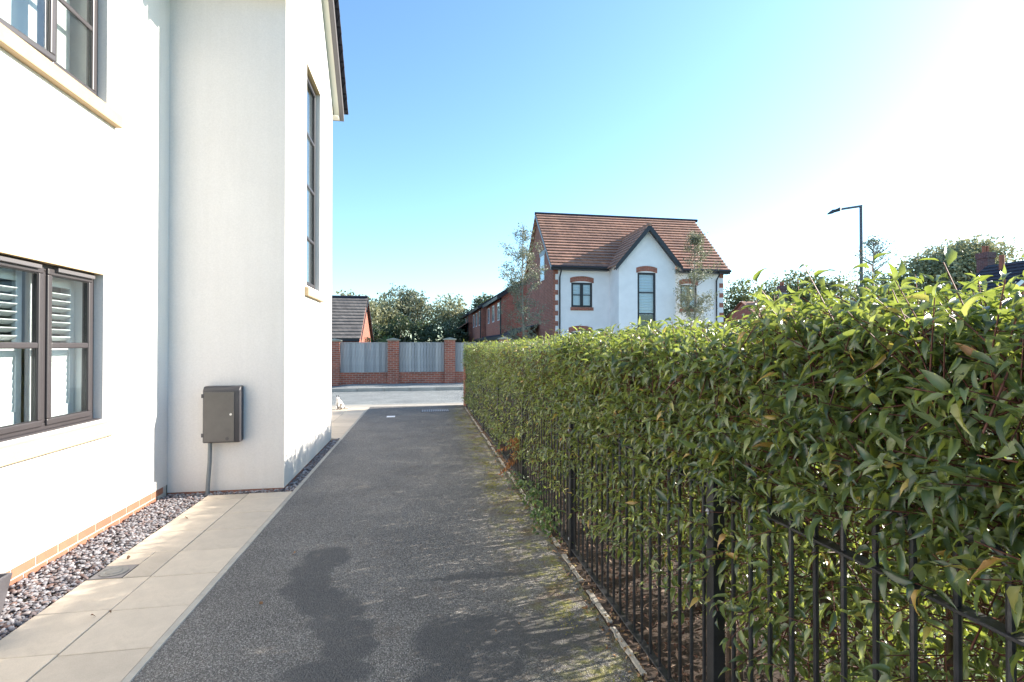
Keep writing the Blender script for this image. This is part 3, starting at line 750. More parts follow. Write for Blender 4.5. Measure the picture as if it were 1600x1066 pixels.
def scatter(name, P, L, Wd, mat, label, cat, flat=.25, tm=None, up=None):
    n = len(P); A = rng.normal(0, 1, (n, 3)) * [1, 1, flat]; N = rng.normal(0, .45, (n, 3)) + [0, 0, 1]
    V, F = leaves_geom(P, A, N, L, Wd, rng.integers(0, 4, n), tm or LO)
    o = bpy.data.objects.new(name, npmesh(name, V, F, mat)); COL.objects.link(o)
    return tag(o, label, cat, kind='stuff')
n = 15000
yy = .3 + (rng.uniform(0, 1, n) ** 1.5) * 13; xx = rng.uniform(1.09, 2.3, n); 
P = np.stack([xx, yy, rng.uniform(0, .035, n)], 1)
scatter('bark_mulch', P, rng.uniform(.015, .06, n), rng.uniform(.003, .010, n), M['chip'], 'bark chips and dead leaves under the hedge', 'mulch', .5)
n = 1500
yy = .8 + rng.uniform(0, 1, n) ** 1.3 * 12.3; xx = 1.06 + np.abs(rng.normal(0, .045, n)) * rng.choice([-1.4, 1], n)
P = np.stack([xx, yy, rng.uniform(.003, .014, n)], 1)
scatter('leaf_litter', P, rng.uniform(.012, .045, n), rng.uniform(.003, .012, n), M['dryleaf'], 'dead leaf litter along the hedge side edging', 'leaf litter', .2)
n = 260
yy = 1.9 + rng.uniform(0, 1, n) * 10; xx = .98 - np.abs(rng.normal(0, .28, n))
P = np.stack([xx, yy, np.full(n, .004)], 1)
scatter('twig_litter', P, rng.uniform(.012, .04, n), rng.uniform(.002, .007, n), M['dryleaf'], 'scattered dry scraps on the drive near the hedge', 'leaf litter', .08)
n = 7000
cl = rng.uniform(0, 1, (34, 2)) * [.28, 10.5] + [.72, 1.9]
cc = cl[rng.integers(0, 34, n)]
P = np.stack([cc[:, 0] + rng.normal(0, .05, n), cc[:, 1] + rng.normal(0, .09, n), rng.uniform(0, .006, n)], 1); P = P[P[:, 0] < 1.03]; n = len(P)
scatter('moss', P, rng.uniform(.006, .018, n), rng.uniform(.002, .005, n), M['moss'], 'yellow green moss tufts on the asphalt by the hedge', 'moss', .9)

# ================================================================== RAILINGS
FX = 1.125
RL = thing('iron_railings', (FX, 6, 0), 'low black bow top iron railings at the foot of the hedge', 'railings')
posts = [-.1, 1.83, 3.77, 5.70, 7.63, 9.56, 11.45, 13.33]
pm = MB().box(-.025, .025, -.025, .025, -.03, 1.10).mesh('post', M['black'], bevel=.003)
cpm = MB().box(-.029, .029, -.029, .029, 1.10, 1.112).mesh('post_cap', M['black'], bevel=.003)
btm = MB().tube([(-.027, 0, 0), (-.031, 0, 0)], .011, 10).mesh('bolt', M['lead'])
for y in posts:
    p = inst('post', pm, RL, (FX, y, 0)); inst('post_cap', cpm, p, (FX, y, 0))
    for z in (.95, .12): inst('bolt', btm, p, (FX, y + .008, z))
for a, b in zip(posts[:-1], posts[1:]):
    for z in (1.04, .05):
        MB().box(FX - .02, FX + .02, a + .026, b - .026, z - .004, z + .004).build('rail', M['black'], RL, bevel=.0015, seg=1)
Yk = [.913 + .1 * k for k in range(-9, 125)]
Yk = [y for y in Yk if not any(abs(y - p) < .045 for p in posts) and y < 13.25]
hoop_pts = [(0, 0, 0), (0, 0, 1.155), (0, .012, 1.185), (0, .035, 1.2), (0, .065, 1.2), (0, .088, 1.185), (0, .1, 1.155), (0, .1, 0)]
hm = MB().tube(hoop_pts, .008, 8).mesh('bow_bar', M['black'], smooth=True)
sm_ = MB().tube([(0, 0, 0), (0, 0, 1.05)], .008, 8).mesh('bar', M['black'], smooth=True)
i = 0
# pairs begin so that the nearest hoops stand where they are seen
while i < len(Yk):
    y = Yk[i]
    if i + 1 < len(Yk) and abs(Yk[i + 1] - y - .1) < .01 and (round((y - .913) / .1) % 2 == 1 or not (i + 1 < len(Yk))):
        inst('bow_bar', hm, RL, (FX, y, .002)); i += 2
    else: inst('bar', sm_, RL, (FX, y, .002)); i += 1

# ================================================================== THE HEDGE
HG = thing('laurel_hedge', (1.6, 6.5, 0), 'long dense evergreen laurel hedge growing over black railings', 'hedge')
Y0, Y1 = -.7, 13.55
def zlow(y): return np.interp(y, [0, 1.2, 2.0, 3.0, 3.8, 4.7, 8, 13.5], [1.10, 1.08, .98, .85, .78, .68, .45, .35])
def ztop(y): return 1.60 + .025 * np.sin(y * 2.1) + .02 * np.sin(y * 5.3 + 1) + np.interp(y, [0, .9, 1.5, 2.2, 3, 8, 13], [.05, .06, .11, .05, .02, -.02, -.06])
def sprigs():
    base = []; ax = []; ln = []
    def add(x, y, z, d, l): base.append(np.stack([x, y, z], 1)); ax.append(norm(d)); ln.append(l)
    # drive-side face
    n = 8600; y = rng.uniform(Y0, Y1, n); t = rng.uniform(0, 1, n) ** .85
    z = zlow(y) + (ztop(y) - .08 - zlow(y)) * t + rng.normal(0, .05, n)
    x = 1.10 + rng.uniform(0, .26, n) + np.where(z < 1.0, .05, 0)
    add(x, y, z, np.stack([-.75 + rng.normal(0, .35, n), rng.normal(0, .6, n), .35 + rng.normal(0, .4, n)], 1), rng.uniform(.07, .17, n))
    # sparse shoots lower down, through the bars
    n = 2100; y = rng.uniform(Y0, Y1, n); z = zlow(y) * rng.uniform(.35, 1.0, n) ** .7
    x = 1.13 + rng.uniform(0, .3, n)
    add(x, y, z, np.stack([-.7 + rng.normal(0, .5, n), rng.normal(0, .7, n), -.1 + rng.normal(0, .5, n)], 1), rng.uniform(.08, .2, n))
    # top
    n = 6000; y = rng.uniform(Y0, Y1, n); x = rng.uniform(1.06, 2.1, n); z = ztop(y) - rng.uniform(.04, .22, n)
    add(x, y, z, np.stack([rng.normal(0, .45, n), rng.normal(0, .45, n), np.full(n, 1.0)], 1), rng.uniform(.07, .17, n))
    # tall shoots
    n = 330; y = rng.uniform(Y0, Y1, n); x = rng.uniform(1.15, 2.0, n); z = ztop(y) - .08
    add(x, y, z, np.stack([rng.normal(0, .3, n), rng.normal(0, .3, n), np.full(n, 1.0)], 1), rng.uniform(.09, .17, n))
    for (px, py, pz, l) in ((1.25, 1.52, 1.69, .14), (1.22, 1.60, 1.66, .13), (1.30, 1.28, 1.70, .14), (1.36, 1.20, 1.67, .13), (1.34, 1.02, 1.64, .12)):
        [add(np.array([px + dx]), np.array([py - dx]), np.array([pz - dz]), np.array([[dx * 5, .1, 1.0]]), np.array([l])) for dx, dz in ((0, 0), (.03, .04), (-.03, .06), (.01, .09))]
    # garden-side face
    n = 5600; y = rng.uniform(Y0, Y1, n); z = rng.uniform(.04, 1, n) ** .8 * 1.58
    x = 2.02 - rng.uniform(0, .25, n)
    add(x, y, z, np.stack([.75 + rng.normal(0, .35, n), rng.normal(0, .6, n), .35 + rng.normal(0, .4, n)], 1), rng.uniform(.07, .17, n))
    # inside
    n = 2600; y = rng.uniform(Y0, Y1, n); x = rng.uniform(1.3, 1.9, n); z = rng.uniform(.55, 1.55, n)
    add(x, y, z, rng.normal(0, 1, (n, 3)), rng.uniform(.07, .15, n))
    # end
    n = 260; x = rng.uniform(1.06, 2.1, n); z = rng.uniform(.5, 1.68, n); y = Y1 - rng.uniform(0, .15, n)
    add(x, y, z, np.stack([rng.normal(0, .5, n), np.full(n, .8), rng.normal(.2, .4, n)], 1), rng.uniform(.07, .15, n))
    return np.concatenate(base), np.concatenate(ax), np.concatenate(ln)
B, AX, LN = sprigs()
ns = len(B)
m_ = 8
tt = np.linspace(.12, 1.0, m_)[None, :, None]
g0 = rng.uniform(0, 6.28, ns)
hlp = np.where(np.abs(AX[:, 2:3]) < .9, np.array([[0, 0, 1.0]]), np.array([[1.0, 0, 0]]))
U1 = norm(np.cross(AX, hlp)); U2 = np.cross(AX, U1)
ang = g0[:, None] + np.arange(m_)[None] * 2.4
RAD = U1[:, None] * np.cos(ang)[..., None] + U2[:, None] * np.sin(ang)[..., None]
P = B[:, None] + AX[:, None] * (LN[:, None, None] * tt)
LA = RAD * 1.0 + AX[:, None] * (.35 + .6 * tt) + rng.normal(0, .18, (ns, m_, 3)) + np.array([0, 0, -.12])
LNm = np.array([0, 0, 1.0]) + rng.normal(0, .55, (ns, m_, 3)) + AX[:, None] * .25
L = (.030 + .056 * rng.beta(1.6, 1.5, (ns, m_))) * (1 - .25 * (tt[..., 0] > .9))
P = P.reshape(-1, 3); LA = LA.reshape(-1, 3); LNm = LNm.reshape(-1, 3); L = L.ravel()
P = P + norm(LA) * .010
keep = rng.uniform(0, 1, len(P)) < .96
keep &= ~((P[:, 0] < .96))
P, LA, LNm, L = P[keep], LA[keep], LNm[keep], L[keep]
Wd = L * rng.uniform(.115, .175, len(L)); var = rng.choice(4, len(L), p=[.2, .35, .3, .15])
cd = np.linalg.norm(P - np.array([0, 0, 1.6]), axis=1)
fwd = P[:, 0] * math.sin(PSI) + P[:, 1] * math.cos(PSI); lat = P[:, 0] * math.cos(PSI) - P[:, 1] * math.sin(PSI)
inview = (fwd > .3) & (np.abs(lat) < fwd * 1.02) & (np.abs(P[:, 2] - 1.6) < fwd * .68)
order = np.argsort(np.where(inview, cd, 1e6))
near = order[:300]
An = norm(LA); Nn = LNm - (LNm * An).sum(1, keepdims=True) * An; Nn = norm(Nn); Sn = np.cross(Nn, An)
lmesh = [npmesh('leaf', tv, tf, M['laurel'], True) for tv, tf in HI]
hl = absloc(HG)
for i in near:
    o = bpy.data.objects.new('leaf', lmesh[var[i]]); COL.objects.link(o); o.parent = HG
    a, s, n_ = Vector(An[i]) * L[i], Vector(Sn[i]) * Wd[i], Vector(Nn[i]) * L[i]
    p = Vector(P[i]) - hl
    mt = Matrix(((a.x, s.x, n_.x, p.x), (a.y, s.y, n_.y, p.y), (a.z, s.z, n_.z, p.z), (0, 0, 0, 1)))
    o.matrix_basis = mt
rest = np.ones(len(P), bool); rest[near] = False
hi_ = rest & (cd < 4.2); lo_ = rest & ~hi_
Vh, Fh = leaves_geom(P[hi_], LA[hi_], LNm[hi_], L[hi_], Wd[hi_], var[hi_], HI)
Vl, Fl = leaves_geom(P[lo_], LA[lo_], LNm[lo_], L[lo_], Wd[lo_] * 1.1, var[lo_], LO)
V = np.concatenate([Vh, Vl]); F = np.concatenate([Fh, Fl + len(Vh)])
fo = bpy.data.objects.new('foliage', npmesh('foliage', V, F, M['laurel'], True, hl)); COL.objects.link(fo); fo.parent = HG; fo['kind'] = 'stuff'
# shoots carrying the leaves
k = 3; vs = []; fs = []
E = B + AX * LN[:, None]; Sb = B - AX * .12
for j, (pt, r_) in enumerate(((Sb, .0026), (B, .0022), (E, .0013))):
    for q in range(3):
        vs.append(pt + (U1 * math.cos(q * 2.094) + U2 * math.sin(q * 2.094)) * r_)
Vv = np.stack(vs, 1)
ft = []
for j in range(2):
    for q in range(3): ft.append((j * 3 + q, j * 3 + (q + 1) % 3, j * 3 + 3 + (q + 1) % 3, j * 3 + 3 + q))
Fv = np.array(ft)[None] + (np.arange(ns) * 9)[:, None, None]
so = bpy.data.objects.new('shoots', npmesh('shoots', Vv.reshape(-1, 3), Fv.reshape(-1, 4), M['stem'], True, hl)); COL.objects.link(so); so.parent = HG; so['kind'] = 'stuff'
# trunks: one clump every half metre
y = -.3
while y < 13.4:
    m = MB(); bx = 1.55 + random.uniform(-.12, .12)
    for s_i in range(random.randint(4, 6)):
        p = Vector((bx + random.uniform(-.05, .05), y + random.uniform(-.06, .06), -.02)); r_ = random.uniform(.010, .019)
        tgt = Vector((bx + random.uniform(-.42, .42), y + random.uniform(-.4, .4), 1.55))
        pts = [p]; rr = [r_]
        for q in range(1, 8):
            t_ = q / 7; c = p.lerp(tgt, t_ ** .8) + Vector((random.uniform(-.03, .03), random.uniform(-.03, .03), 0)); c.z = -.02 + 1.57 * t_
            pts.append(c); rr.append(r_ * (1 - .65 * t_))
        m.tube(pts, rr, 7)
        for q in (2, 3, 4, 5):
            if random.random() < .75:
                c = pts[q]; d = Vector((random.uniform(-1, 1), random.uniform(-1, 1), random.uniform(.1, 1))).normalized() * random.uniform(.2, .4)
                m.tube([c, c + d * .5 + Vector((0, 0, .03)), c + d], [rr[q] * .55, rr[q] * .4, rr[q] * .18], 5)
    m.build('trunk', M['bark'], HG, smooth=True); y += random.uniform(.42, .58)
m = MB()
for q in range(900):
    yq = random.uniform(.2, 6) if q < 650 else random.uniform(6, 13); c = Vector((random.uniform(1.25, 2.0), yq, random.uniform(.05, 1.2)))
    d = Vector((random.uniform(-1, 1), random.uniform(-1, 1), random.uniform(-.5, .8))).normalized() * random.uniform(.12, .4)
    m.tube([c, c + d * .5 + Vector((random.uniform(-.02, .02), 0, .02)), c + d], [.004, .003, .0015], 3, cap=False)
tw = m.build('twigs', M['bark'], HG); tw['kind'] = 'stuff'

# weeds and dead fern at the foot of the railings
def weed(x, y, n, h, label, r=.12, mat='ivy_leaf'):
    P = np.stack([x + rng.normal(0, r * .6, n), y + rng.normal(0, r * 1.5, n), rng.uniform(.01, h, n)], 1)
    A = rng.normal(0, 1, (n, 3)) + [-.3, 0, .2]; N = rng.normal(0, .4, (n, 3)) + [0, 0, 1]
    V, F = leaves_geom(P, A, N, rng.uniform(.025, .06, n), rng.uniform(.008, .017, n), rng.integers(0, 4, n), HI if y < 5 else LO)
    T = thing('weed', (x, y, 0), label, 'weed', 'weeds along the foot of the railings')
    f = bpy.data.objects.new('foliage', npmesh('foliage', V, F, M[mat], True, (x, y, 0))); COL.objects.link(f); f.parent = T
    m = MB()
    for q in range(8):
        i = random.randrange(n); m.tube([(x, y + random.uniform(-.05, .05), 0), tuple(P[i])], [.003, .0015], 4)
    m.build('stem', M['stem'], T)
weed(1.06, 4.35, 230, .20, 'nearest and fullest clump of weeds spilling over the edging', .11)
weed(1.08, 4.95, 190, .24, 'tall weed clump growing between the dead fern and the fullest clump', .10)
weed(1.05, 5.6, 150, .15, 'dark low weed just on the drive side of the orange fern', .10)
weed(1.12, 7.3, 80, .3, 'small pale green weed climbing the railings far down the drive', .08)
FE = thing('dead_fern', (1.12, 5.95, 0), 'orange brown dead fern fronds hanging through the railings', 'fern')
for q, (dx, dy, dz, z0) in enumerate([(-.28, .25, -.04, .42), (-.12, .3, .02, .46), (-.15, -.35, .06, .45), (-.22, -.2, -.14, .35), (-.25, .1, -.2, .25)]):
    c = Vector((1.15, 5.95 + q * .05, z0)); e = c + Vector((dx, dy, dz)); n = 26
    ts = np.linspace(0, 1, n); Pc = np.array([tuple(c.lerp(e, t_)) for t_ in ts]) - np.array([0, 0, 1]) * (ts ** 2 * .08)[:, None]
    A = np.array([-dy, dx, -.3])[None] * np.where(np.arange(n) % 2 == 0, 1, -1)[:, None] + rng.normal(0, .08, (n, 3))
    V, F = leaves_geom(Pc, A, np.tile([0, 0, 1.0], (n, 1)) + rng.normal(0, .3, (n, 3)), .10 * (1 - ts * .7), .012 * np.ones(n), rng.integers(1, 4, n), HI)
    f = bpy.data.objects.new('frond', npmesh('frond', V, F, M['fern'], False, (1.12, 5.95, 0))); COL.objects.link(f); f.parent = FE

# brick gate pier at the end of the hedge
GP = thing('gate_pier', (1.24, 13.6, 0), 'low red brick pier at the road end of the hedge', 'pier')
MB().box(1.06, 1.42, 13.42, 13.76, -.05, 1.10).build('pier_body', M['brick_side'], GP, bevel=.004)
MB().box(1.03, 1.45, 13.39, 13.79, 1.10, 1.16).build('pier_cap', M['coping'], GP, bevel=.01)

# ================================================================== WALL AND FENCE ACROSS THE ROAD
BW = thing('boundary_wall', (0, 20.95, .09), 'red brick wall with piers and grey timber fence panels across the road', 'wall')
WY = 20.75
px_ = [-10.2 - 2.25 * 1, -10.2, -7.95, -5.68, -3.43, -1.18, 1.04, 3.29]
bd = MB().box(-.055, .055, -.009, .009, 0, 1.155).mesh('board', M['board'], bevel=.003, seg=1)
for i, x in enumerate(px_):
    top = 1.76 + .03 * max(0, i - 4)
    MB().box(x - .215, x + .215, WY - .215, WY + .215, -.1, top).build('pier', M['brick'], BW, bevel=.006)
    MB().add([(x + sx * .26, WY + sy * .26, top + dz) for dz in (0, .05) for sx, sy in ((-1, -1), (1, -1), (1, 1), (-1, 1))] + [(x, WY, top + .11)],
             [(0, 3, 2, 1), (0, 1, 5, 4), (1, 2, 6, 5), (2, 3, 7, 6), (3, 0, 4, 7), (4, 5, 8), (5, 6, 8), (6, 7, 8), (7, 4, 8)]).build('pier_cap', M['coping'], BW)
    if i + 1 < len(px_):
        x2 = px_[i + 1]; a, b = x + .217, x2 - .217
        MB().box(a, b, WY - .105, WY + .105, -.1, .475).build('low_wall', M['brick'], BW)
        MB().box(a, b, WY - .12, WY + .12, .477, .545).build('brick_coping', M['brick'], BW, bevel=.005)
        fp_ = MB().box(a + .01, b - .01, WY + .02, WY + .06, .62, .69).box(a + .01, b - .01, WY + .02, WY + .06, 1.52, 1.59).build('fence_panel', M['board'], BW)
        nb = int(round((b - a) / .117)); st = (b - a - .01) / nb
        for q in range(nb):
            inst('board', bd, fp_, (a + .005 + st * (q + .5), WY + random.uniform(-.006, .006), .548 + random.uniform(-.006, .006)), (0, random.uniform(-.004, .004), R(random.uniform(-2, 2))))
        MB().box(a + .004, b - .004, WY - .03, WY + .035, 1.70, 1.725).build('capping_rail', M['board'], BW, bevel=.004)

# ================================================================== THE FAR WHITE HOUSE
FH = thing('white_gabled_house', (10.6, 23.8, 0), 'white rendered house across the road with brown tiled roof and steep front gable', 'house')
X0, X1, FY, BY = 6.16, 15.12, 23.8, 30.2; EZ, RZ = 5.45, 8.76; RYc = (FY + BY) / 2
GX0, GX1, GY = 9.0, 11.85, 22.6; gxc = (GX0 + GX1) / 2; GSL = 1.17; gap_ = EZ + (GX1 - GX0) / 2 * GSL
W1 = (7.05, 8.12, 3.46, 4.66); W2 = (12.75, 13.65, 3.46, 4.66); W3 = (9.93, 10.85, 2.0, 5.05)
W4 = (6.98, 8.05, .6, 2.25); W5 = (12.45, 13.45, .6, 2.25)
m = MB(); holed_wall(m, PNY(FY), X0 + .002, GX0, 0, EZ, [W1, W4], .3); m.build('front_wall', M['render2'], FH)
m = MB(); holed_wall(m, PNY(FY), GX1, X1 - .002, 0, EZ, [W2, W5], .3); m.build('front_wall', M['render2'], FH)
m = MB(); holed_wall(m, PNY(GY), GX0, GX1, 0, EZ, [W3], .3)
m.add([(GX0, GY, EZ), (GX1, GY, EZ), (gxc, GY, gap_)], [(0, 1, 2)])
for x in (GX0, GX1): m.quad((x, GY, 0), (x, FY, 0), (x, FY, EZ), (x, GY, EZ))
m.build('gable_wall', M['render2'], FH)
SWN = (27.9, 28.9, 5.9, 7.3)
for x, P_ in ((X0, PNX(X0)), (X1, PX(X1))):
    m = MB(); m.slab([(x, FY + .001, 0), (x, BY, 0), (x, BY, EZ), (x, RYc, RZ), (x, FY + .001, EZ)], (.3 if x == X0 else -.3, 0, 0)); m.build('side_wall', M['brick_side'], FH)
MB().quad((X0 + .3, BY - .01, 0), (X1 - .3, BY - .01, 0), (X1 - .3, BY - .01, EZ), (X0 + .3, BY - .01, EZ)).build('back_wall', M['brick_side'], FH)
# attic window on the brick side, proud stone lintel
sf = MB().box(X0 - .03, X0 - .002, 25.6, 26.5, 5.0, 6.3).build('window', M['white'], FH)
MB().box(X0 - .036, X0 - .031, 25.68, 26.42, 5.08, 5.62).box(X0 - .036, X0 - .031, 25.68, 26.42, 5.68, 6.22).build('pane', M['glass2'], sf)
MB().box(X0 - .035, X0 - .002, 25.45, 26.65, 6.31, 6.55).build('lintel', M['lead'], FH)
# brick quoins at both corners: courses long and short
for k in range(11):
    z0 = .05 + k * .5
    ql = .23
    if z0 + .24 < EZ:
        MB().box(X0 - .004, X0 + ql, FY - .012, FY + .02, z0, z0 + .225).build('quoin', M['brick_side'], FH)
        MB().box(X1 - ql, X1 + .004, FY - .012, FY + .02, z0, z0 + .225).build('quoin', M['brick_side'], FH)
        MB().box(X0 - .003, X0 + .09, FY - .008, FY + .02, z0 + .226, z0 + .499).build('quoin', M['brick_side'], FH)
def arch(u0, u1, z, y):
    b = MB(); n = 9; h = .22; rise = .09
    for i in range(n):
        a = u0 - .06 + (u1 - u0 + .12) * i / n; c = u0 - .06 + (u1 - u0 + .12) * (i + 1) / n
        f = lambda u: rise * (1 - ((u - (u0 + u1) / 2) / ((u1 - u0) / 2 + .06)) ** 2)
        b.slab([(a, y - .025, z + f(a) - .02), (c, y - .025, z + f(c) - .02), (c, y - .025, z + h + f(c)), (a, y - .025, z + h + f(a))], (0, .03, 0))
    return b.build('brick_arch', M['brick_side'], FH)
for (W_, y) in ((W1, FY), (W2, FY), (W3, GY), (W4, FY), (W5, FY)):
    arch(W_[0], W_[1], W_[3], y)
    MB().box(W_[0] - .04, W_[1] + .04, y - .06, y + .01, W_[2] - .16, W_[2] - .002).build('brick_sill', M['brick_side'], FH, bevel=.005)
for W_ in (W1, W2, W4, W5): window(FH, PNY(FY), *W_, .05, [(W_[0] + W_[1]) / 2], [(W_[2] + W_[3]) / 2], 'dkframe', .07, 'glass2', .05)
window(FH, PNY(GY), *W3, .05, [], [3.1, 4.1], 'dkframe', .07, 'glass2', .06)
for W_, y, zb in ((W1, FY, 0), (W2, FY, 0), (W3, GY, 3.05)):
    bl = MB().box(W_[0] + .03, W_[1] - .03, y + .13, y + .14, max(W_[2] + .03, zb), W_[3] - .03).build('blind', M['white'], FH)
    slm = MB().box(-(W_[1] - W_[0]) / 2 + .05, (W_[1] - W_[0]) / 2 - .05, -.02, 0, -.035, .035).mesh('slat', M['white'])
    for z in np.arange(max(W_[2] + .1, zb + .1) if W_ is W3 else (W_[2] + W_[3]) / 2 + .1, W_[3] - .08, .13): inst('slat', slm, bl, ((W_[0] + W_[1]) / 2, y + .118, z), (R(60), 0, 0))
MB().box(X0 + .4, X1 - .4, FY + .9, FY + 1.0, .1, 5.3).build('room', M['shade_dark'], FH)  # dark sheet behind the panes; unlit depth put into its colour
# roofs
m = MB(); tiled(m, (X0 - .18, FY - .28, EZ - .06), (X1 + .18, FY - .28, EZ - .06), (X0 - .18, RYc, RZ), (X1 + .18, RYc, RZ), 19, .085)
tiled(m, (X0 - .18, BY + .28, EZ - .06), (X1 + .18, BY + .28, EZ - .06), (X0 - .18, RYc, RZ), (X1 + .18, RYc, RZ), 19, .085)
m.build('roof', M['rooftile'], FH)
msl = (RZ - EZ) / (RYc - FY)
rz2 = gap_ + .14; yv = FY + (rz2 - EZ) / msl + .1
m = MB()
for sx in (-1, 1):
    xe = gxc + sx * ((GX1 - GX0) / 2 + .24); ze = rz2 - ((GX1 - GX0) / 2 + .24) * GSL
    tiled(m, (xe, GY - .28, ze), (xe, FY - .05, ze), (gxc, GY - .28, rz2), (gxc, yv, rz2), 10, .045)
m.build('gable_roof', M['rooftile'], FH)
for sx in (-1, 1):
    xe = gxc + sx * ((GX1 - GX0) / 2 + .24); ze = rz2 - ((GX1 - GX0) / 2 + .24) * GSL
    MB().slab([(gxc, GY - .30, rz2 + .03), (xe, GY - .30, ze + .03), (xe, GY - .30, ze - .24), (gxc, GY - .30, rz2 - .26)], (0, .025, 0)).build('barge_board', M['dkframe'], FH)
    MB().slab([(gxc, GY - .275, rz2 - .15), (xe, GY - .275, ze - .15), (xe, GY - .002, ze - .15), (gxc, GY - .002, rz2 - .15)], (0, 0, -.02)).build('soffit', M['dkframe'], FH)
    ex = X0 - .2 if sx < 0 else GX1 + .12; fx = GX0 - .12 if sx < 0 else X1 + .2
    MB().box(ex, fx, FY - .30, FY - .28, EZ - .22, EZ - .03).build('fascia', M['dkframe'], FH)
    MB().box(ex, fx, FY - .28, FY - .002, EZ - .22, EZ - .2).build('soffit', M['dkframe'], FH)
    MB().tube([(ex, FY - .36, EZ - .09), (fx, FY - .36, EZ - .09)], .06, 8).build('gutter', M['dkframe'], FH, smooth=True)
    xr = X0 - .19 if sx < 0 else X1 + .17
    MB().slab([(xr, FY - .3, EZ - .1), (xr, RYc, RZ - .04), (xr, RYc, RZ - .2), (xr, FY - .3, EZ - .25)], (.02, 0, 0)).build('verge', M['lead'] if sx < 0 else M['dkframe'], FH)
    xd = X0 + .30 if sx < 0 else X1 - .42
    MB().tube([(xd, FY - .34, EZ - .12), (xd, FY - .3, EZ - .3), (xd, FY - .06, EZ - .55), (xd, FY - .06, .05)], .036, 8).build('downpipe', M['dkframe'], FH, smooth=True)
rt = MB().tube([(-.23, 0, 0), (.23, 0, 0)], .085, 8).mesh('ridge_tile', M['slate'], smooth=True)
x = X0 - .1
while x < X1 + .1: inst('ridge_tile', rt, FH, (x + .12, RYc, RZ + .02)); x += .455
rt2 = MB().tube([(0, -.23, 0), (0, .23, 0)], .08, 8).mesh('ridge_tile', M['rooftile'], smooth=True)
y = GY - .1
while y < yv - .2: inst('ridge_tile', rt2, FH, (gxc, y, rz2 + .02)); y += .455
MB().box(12.35, 12.75, 25.0, 25.06, 6.45, 6.56).build('roof_vent', M['pot'], FH)

# ================================================================== BRICK ROW, GARAGE, BUNGALOW
def row_house(x0, y0, y1, eave, label):
    T = thing('brick_house', (x0, y0, 0), label, 'house', 'red brick houses stepping back beside the white gabled house')
    dp = 8.0; rz = eave + dp / 2 * .62
    m = MB(); m.slab([(x0, y0, 0), (x0 + dp, y0, 0), (x0 + dp, y0, eave), (x0 + dp / 2, y0, rz), (x0, y0, eave)], (0, y1 - y0, 0)); m.build('wall', M['brick_side'], T)
    m = MB(); tiled(m, (x0 - .3, y0 - .15, eave - .1), (x0 - .3, y1 + .1, eave - .1), (x0 + dp / 2, y0 - .15, rz + .1), (x0 + dp / 2, y1 + .1, rz + .1), 14, .05)
    tiled(m, (x0 + dp + .3, y0 - .15, eave - .1), (x0 + dp + .3, y1 + .1, eave - .1), (x0 + dp / 2, y0 - .15, rz + .1), (x0 + dp / 2, y1 + .1, rz + .1), 14, .05)
    m.build('roof', M['slate'], T)
    MB().box(x0 - .34, x0 - .3, y0 - .15, y1 + .1, eave - .28, eave - .06).build('fascia', M['dkframe'], T)
    MB().slab([(x0 - .3, y0 - .17, eave - .1), (x0 + dp / 2, y0 - .17, rz + .06), (x0 + dp / 2, y0 - .17, rz - .14), (x0 - .3, y0 - .17, eave - .3)], (0, .02, 0)).build('verge', M['dkframe'], T)
    L_ = y1 - y0
    for f in (.16, .48, .80):
        yc_ = y0 + L_ * f
        for z in (.9, 3.35):
            fr = MB().box(x0 - .03, x0 - .002, yc_ - .5, yc_ + .5, z, z + 1.25).build('window', M['white'] if z > 3 else M['dkframe'], T)
            MB().box(x0 - .036, x0 - .031, yc_ - .43, yc_ - .03, z + .07, z + 1.18).box(x0 - .036, x0 - .031, yc_ + .03, yc_ + .43, z + .07, z + 1.18).build('pane', M['glass2'], fr)
    MB().tube([(x0 - .06, y0 + .2, 0), (x0 - .06, y0 + .2, eave - .1)], .05, 6).build('downpipe', M['dkframe'], T)
row_house(5.2, 34.0, 42.6, 5.0, 'nearest and largest of the red brick houses left of the white gabled house')
row_house(4.85, 43.2, 51.5, 5.0, 'second red brick house from the white one, with paired white windows')
row_house(4.55, 52.2, 60, 4.9, 'third red brick house of the receding row')
row_house(4.2, 60.6, 68, 4.8, 'farthest and smallest looking red brick house of the row')
GR = thing('brick_garage', (4.9, 27, 0), 'low red brick garage with dark lean-to roof before the brick houses', 'garage')
MB().box(4.85, 6.1, 27, 46, 0, 2.1).build('wall', M['brick_side'], GR)
m = MB(); tiled(m, (4.6, 26.8, 2.1), (4.6, 46.2, 2.1), (6.14, 26.8, 2.75), (6.14, 46.2, 2.75), 5, .05); m.build('roof', M['slate'], GR)
MB().box(4.56, 4.6, 26.8, 46.2, 1.95, 2.16).build('fascia', M['dkframe'], GR)
GR = thing('brick_shed', (1.5, 52, 0), 'red brick outbuilding with sloping roof at the end of the brick row', 'shed')
MB().box(1.6, 4.4, 52, 56, 0, 1.9).build('wall', M['brick_side'], GR)
m = MB(); tiled(m, (1.3, 51.7, 1.8), (1.3, 56.2, 1.8), (4.5, 51.7, 4.0), (4.5, 56.2, 4.0), 10, .05); m.build('roof', M['rooftile'], GR)

